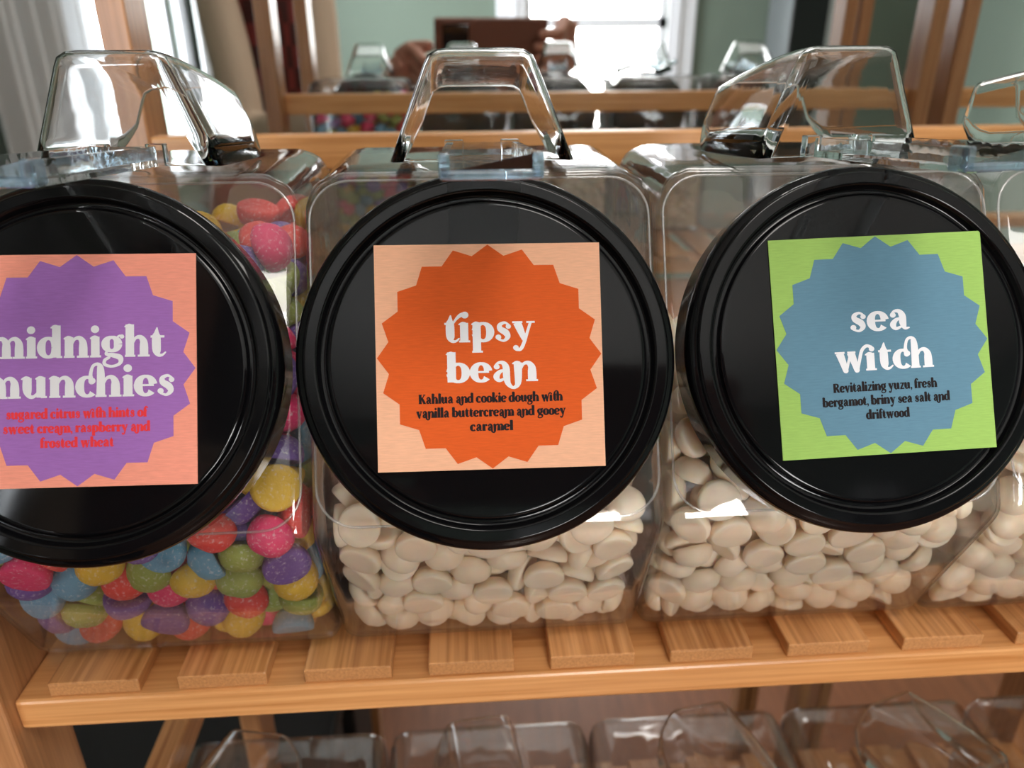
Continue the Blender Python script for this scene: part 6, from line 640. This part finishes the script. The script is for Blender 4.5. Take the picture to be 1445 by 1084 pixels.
SKIN = principled('skin', srgb(196, 138, 116), .5, .4, sss=.1); HAIR = principled('dark_brown_hair', srgb(42, 28, 24), .45, .5, bump=.5, bscale=250)
def skinned(name, chains, m, parent, sub=2, root=0):
    """chains: lists of (point, radius); points that coincide are shared, so limbs grow out of one body"""
    bm = bmesh.new(); lay = bm.verts.layers.skin.verify(); idx = {}
    def V(p, r):
        k = tuple(round(c, 4) for c in p)
        if k not in idx:
            v = bm.verts.new(p); v[lay].radius = (r, r) if not isinstance(r, tuple) else r; idx[k] = v
        return idx[k]
    for ch in chains:
        vs = [V(p, r) for p, r in ch]
        for a, b in zip(vs, vs[1:]):
            if a is not b and not bm.edges.get((a, b)): bm.edges.new((a, b))
    bm.verts.ensure_lookup_table(); bm.verts[root][lay].use_root = True
    me = bpy.data.meshes.new(name); bm.to_mesh(me); bm.free(); me.materials.append(m)
    o = bpy.data.objects.new(name, me); C.objects.link(o); o.parent = parent
    s = o.modifiers.new('skin', 'SKIN'); s.use_smooth_shade = True
    u = o.modifiers.new('smooth', 'SUBSURF'); u.levels = sub; u.render_levels = sub
    return o
def W(x, y, z): p = CAMM @ Vector((x, y, z)); return (p.x, p.y, p.z)
PX, PY = -.375, -.47
def B(x, y, z): return (PX + x, PY + y, z)
pe = thing('person', (0, 0, 0), 'person in a dark red shirt holding up the phone, seen in the mirror at left', 'person')
pelvis, waist, chest, neckb = B(0, 0, .93), B(0, .0, 1.08), B(0, .01, 1.26), B(0, 0, 1.40)
rs, re_, rw_ = B(.100, -.02, 1.35), (-.260, -.40, 1.03), W(.180, -.075, .085)
ls, le, lw = B(-.070, .06, 1.34), (-.385, -.30, 1.04), W(-.105, -.135, .085)
def hand(wr, palm, kn, thumb):
    ch = [[(wr, .024), (palm, (.032, .018))]]
    for f in kn: ch.append([(palm, (.032, .018))] + [(p, r) for p, r in zip(f, (.0105, .0095, .0085, .0070))])
    ch.append([(palm, (.032, .018))] + [(p, r) for p, r in zip(thumb, (.013, .0105, .0085))])
    return ch
rk_ = [[W(.165, y, .045), W(.157, y + .002, .016), W(.150, y + .002, -.006), W(.122 - d, y, -.0055)] for y, d in ((.010, .004), (-.007, .010), (-.024, .008), (-.040, 0))]
rt_ = [W(.172, -.068, .045), W(.150, -.078, .032), W(.126, -.070, .026)]
lk_ = [[W(-.062, y, .040), W(-.052, y, .016), W(-.046, y, -.004), W(-.027 + d, y, -.004)] for y, d in ((-.030, .0), (-.048, .006), (-.066, .002), (-.082, -.006))]
lt_ = [W(-.070, -.040, .052), W(-.052, -.026, .036), W(-.030, -.020, .026)]
body = [[(pelvis, (.125, .11)), (waist, (.095, .09)), (chest, (.105, .095)), (neckb, .055), (B(0, .02, 1.47), .05), (B(0, .045, 1.56), (.07, .085)), (B(0, .045, 1.64), (.07, .08))],
        [(chest, (.105, .095)), (rs, .036), (re_, .030), (rw_, .026)], [(chest, (.105, .095)), (ls, .033), (le, .028), (lw, .026)]]
for s in (-1, 1):
    body.append([(pelvis, (.125, .11)), (B(s * .09, 0, .86), .085), (B(s * .095, .02, .48), .055), (B(s * .095, -.01, .09), .035), (B(s * .095, .10, .035), .032)])
body += hand(rw_, W(.176, -.030, .065), rk_, rt_) + hand(lw, W(-.088, -.070, .058), lk_, lt_)
skinned('body', body, SKIN, pe, 2)
shirt_m = principled('dark_red_checked_shirt', srgb(96, 40, 36), .8, .2); nt = shirt_m.node_tree
ck = N(nt, 'ShaderNodeTexChecker', Scale=26.0); ck.inputs[1].default_value = srgb(112, 44, 40); ck.inputs[2].default_value = srgb(66, 34, 30)
nt.links.new([n for n in nt.nodes if n.type == 'TEX_COORD'][0].outputs['Object'], ck.inputs[0]); nt.links.new(ck.outputs[0], [n for n in nt.nodes if n.type == 'BSDF_PRINCIPLED'][0].inputs['Base Color'])
lerp = lambda a, b, u: tuple(p + (q - p) * u for p, q in zip(a, b))
skinned('shirt', [[(B(0, 0, .90), (.145, .125)), (waist, (.108, .102)), (chest, (.118, .108)), (B(0, 0, 1.385), (.085, .075))]], shirt_m, pe, 2)
cd = skinned('cardigan', [[(B(0, -.03, 1.38), (.06, .05)), (lerp(B(0, 0, 1.38), rs, .8), .046), (rs, .047), (re_, .042), (lerp(re_, rw_, .72), .034)], [(B(0, -.03, 1.38), (.06, .05)), (lerp(B(0, 0, 1.38), ls, .8), .044), (ls, .043), (le, .038), (lerp(le, lw, .72), .034)], [(B(0, -.03, 1.38), (.06, .05)), (B(0, -.08, 1.15), (.075, .05)), (B(0, -.08, .88), (.09, .06))]], principled('cream_knit', srgb(205, 180, 158), .9, .1, bump=.5, bscale=300), pe, 2); cd['label'] = 'cream knitted cardigan with long sleeves'
skinned('trousers', [[(B(0, 0, .955), (.150, .120)), (B(0, 0, .90), (.155, .125))]] + [[(B(0, 0, .90), (.155, .125)), (B(s * .09, 0, .84), .098), (B(s * .095, .02, .48), .068), (B(s * .095, -.01, .10), .055)] for s in (-1, 1)], principled('dark_denim', srgb(44, 52, 70), .8, .2), pe, 2)
for s in (-1, 1): skinned('shoe', [[(B(s * .095, -.04, .05), .046), (B(s * .095, .06, .042), .042), (B(s * .095, .15, .034), .034)]], principled('dark_shoe_leather', srgb(36, 30, 28), .5), pe, 2)
skinned('hair', [[(B(0, .0, 1.70), (.08, .085)), (B(0, -.02, 1.62), (.10, .085)), (B(0, -.05, 1.50), (.10, .06)), (B(0, -.10, 1.34), (.085, .035)), (B(0, -.115, 1.24), (.06, .025))]], HAIR, pe, 2)
for s in (-1, 1):
    bm = bmesh.new(); bmesh.ops.create_uvsphere(bm, u_segments=12, v_segments=8, radius=.011); obj('eye', bm, principled('eye', srgb(60, 44, 36), .2), pe, True, Matrix.Translation(B(s * .03, .122, 1.60)))
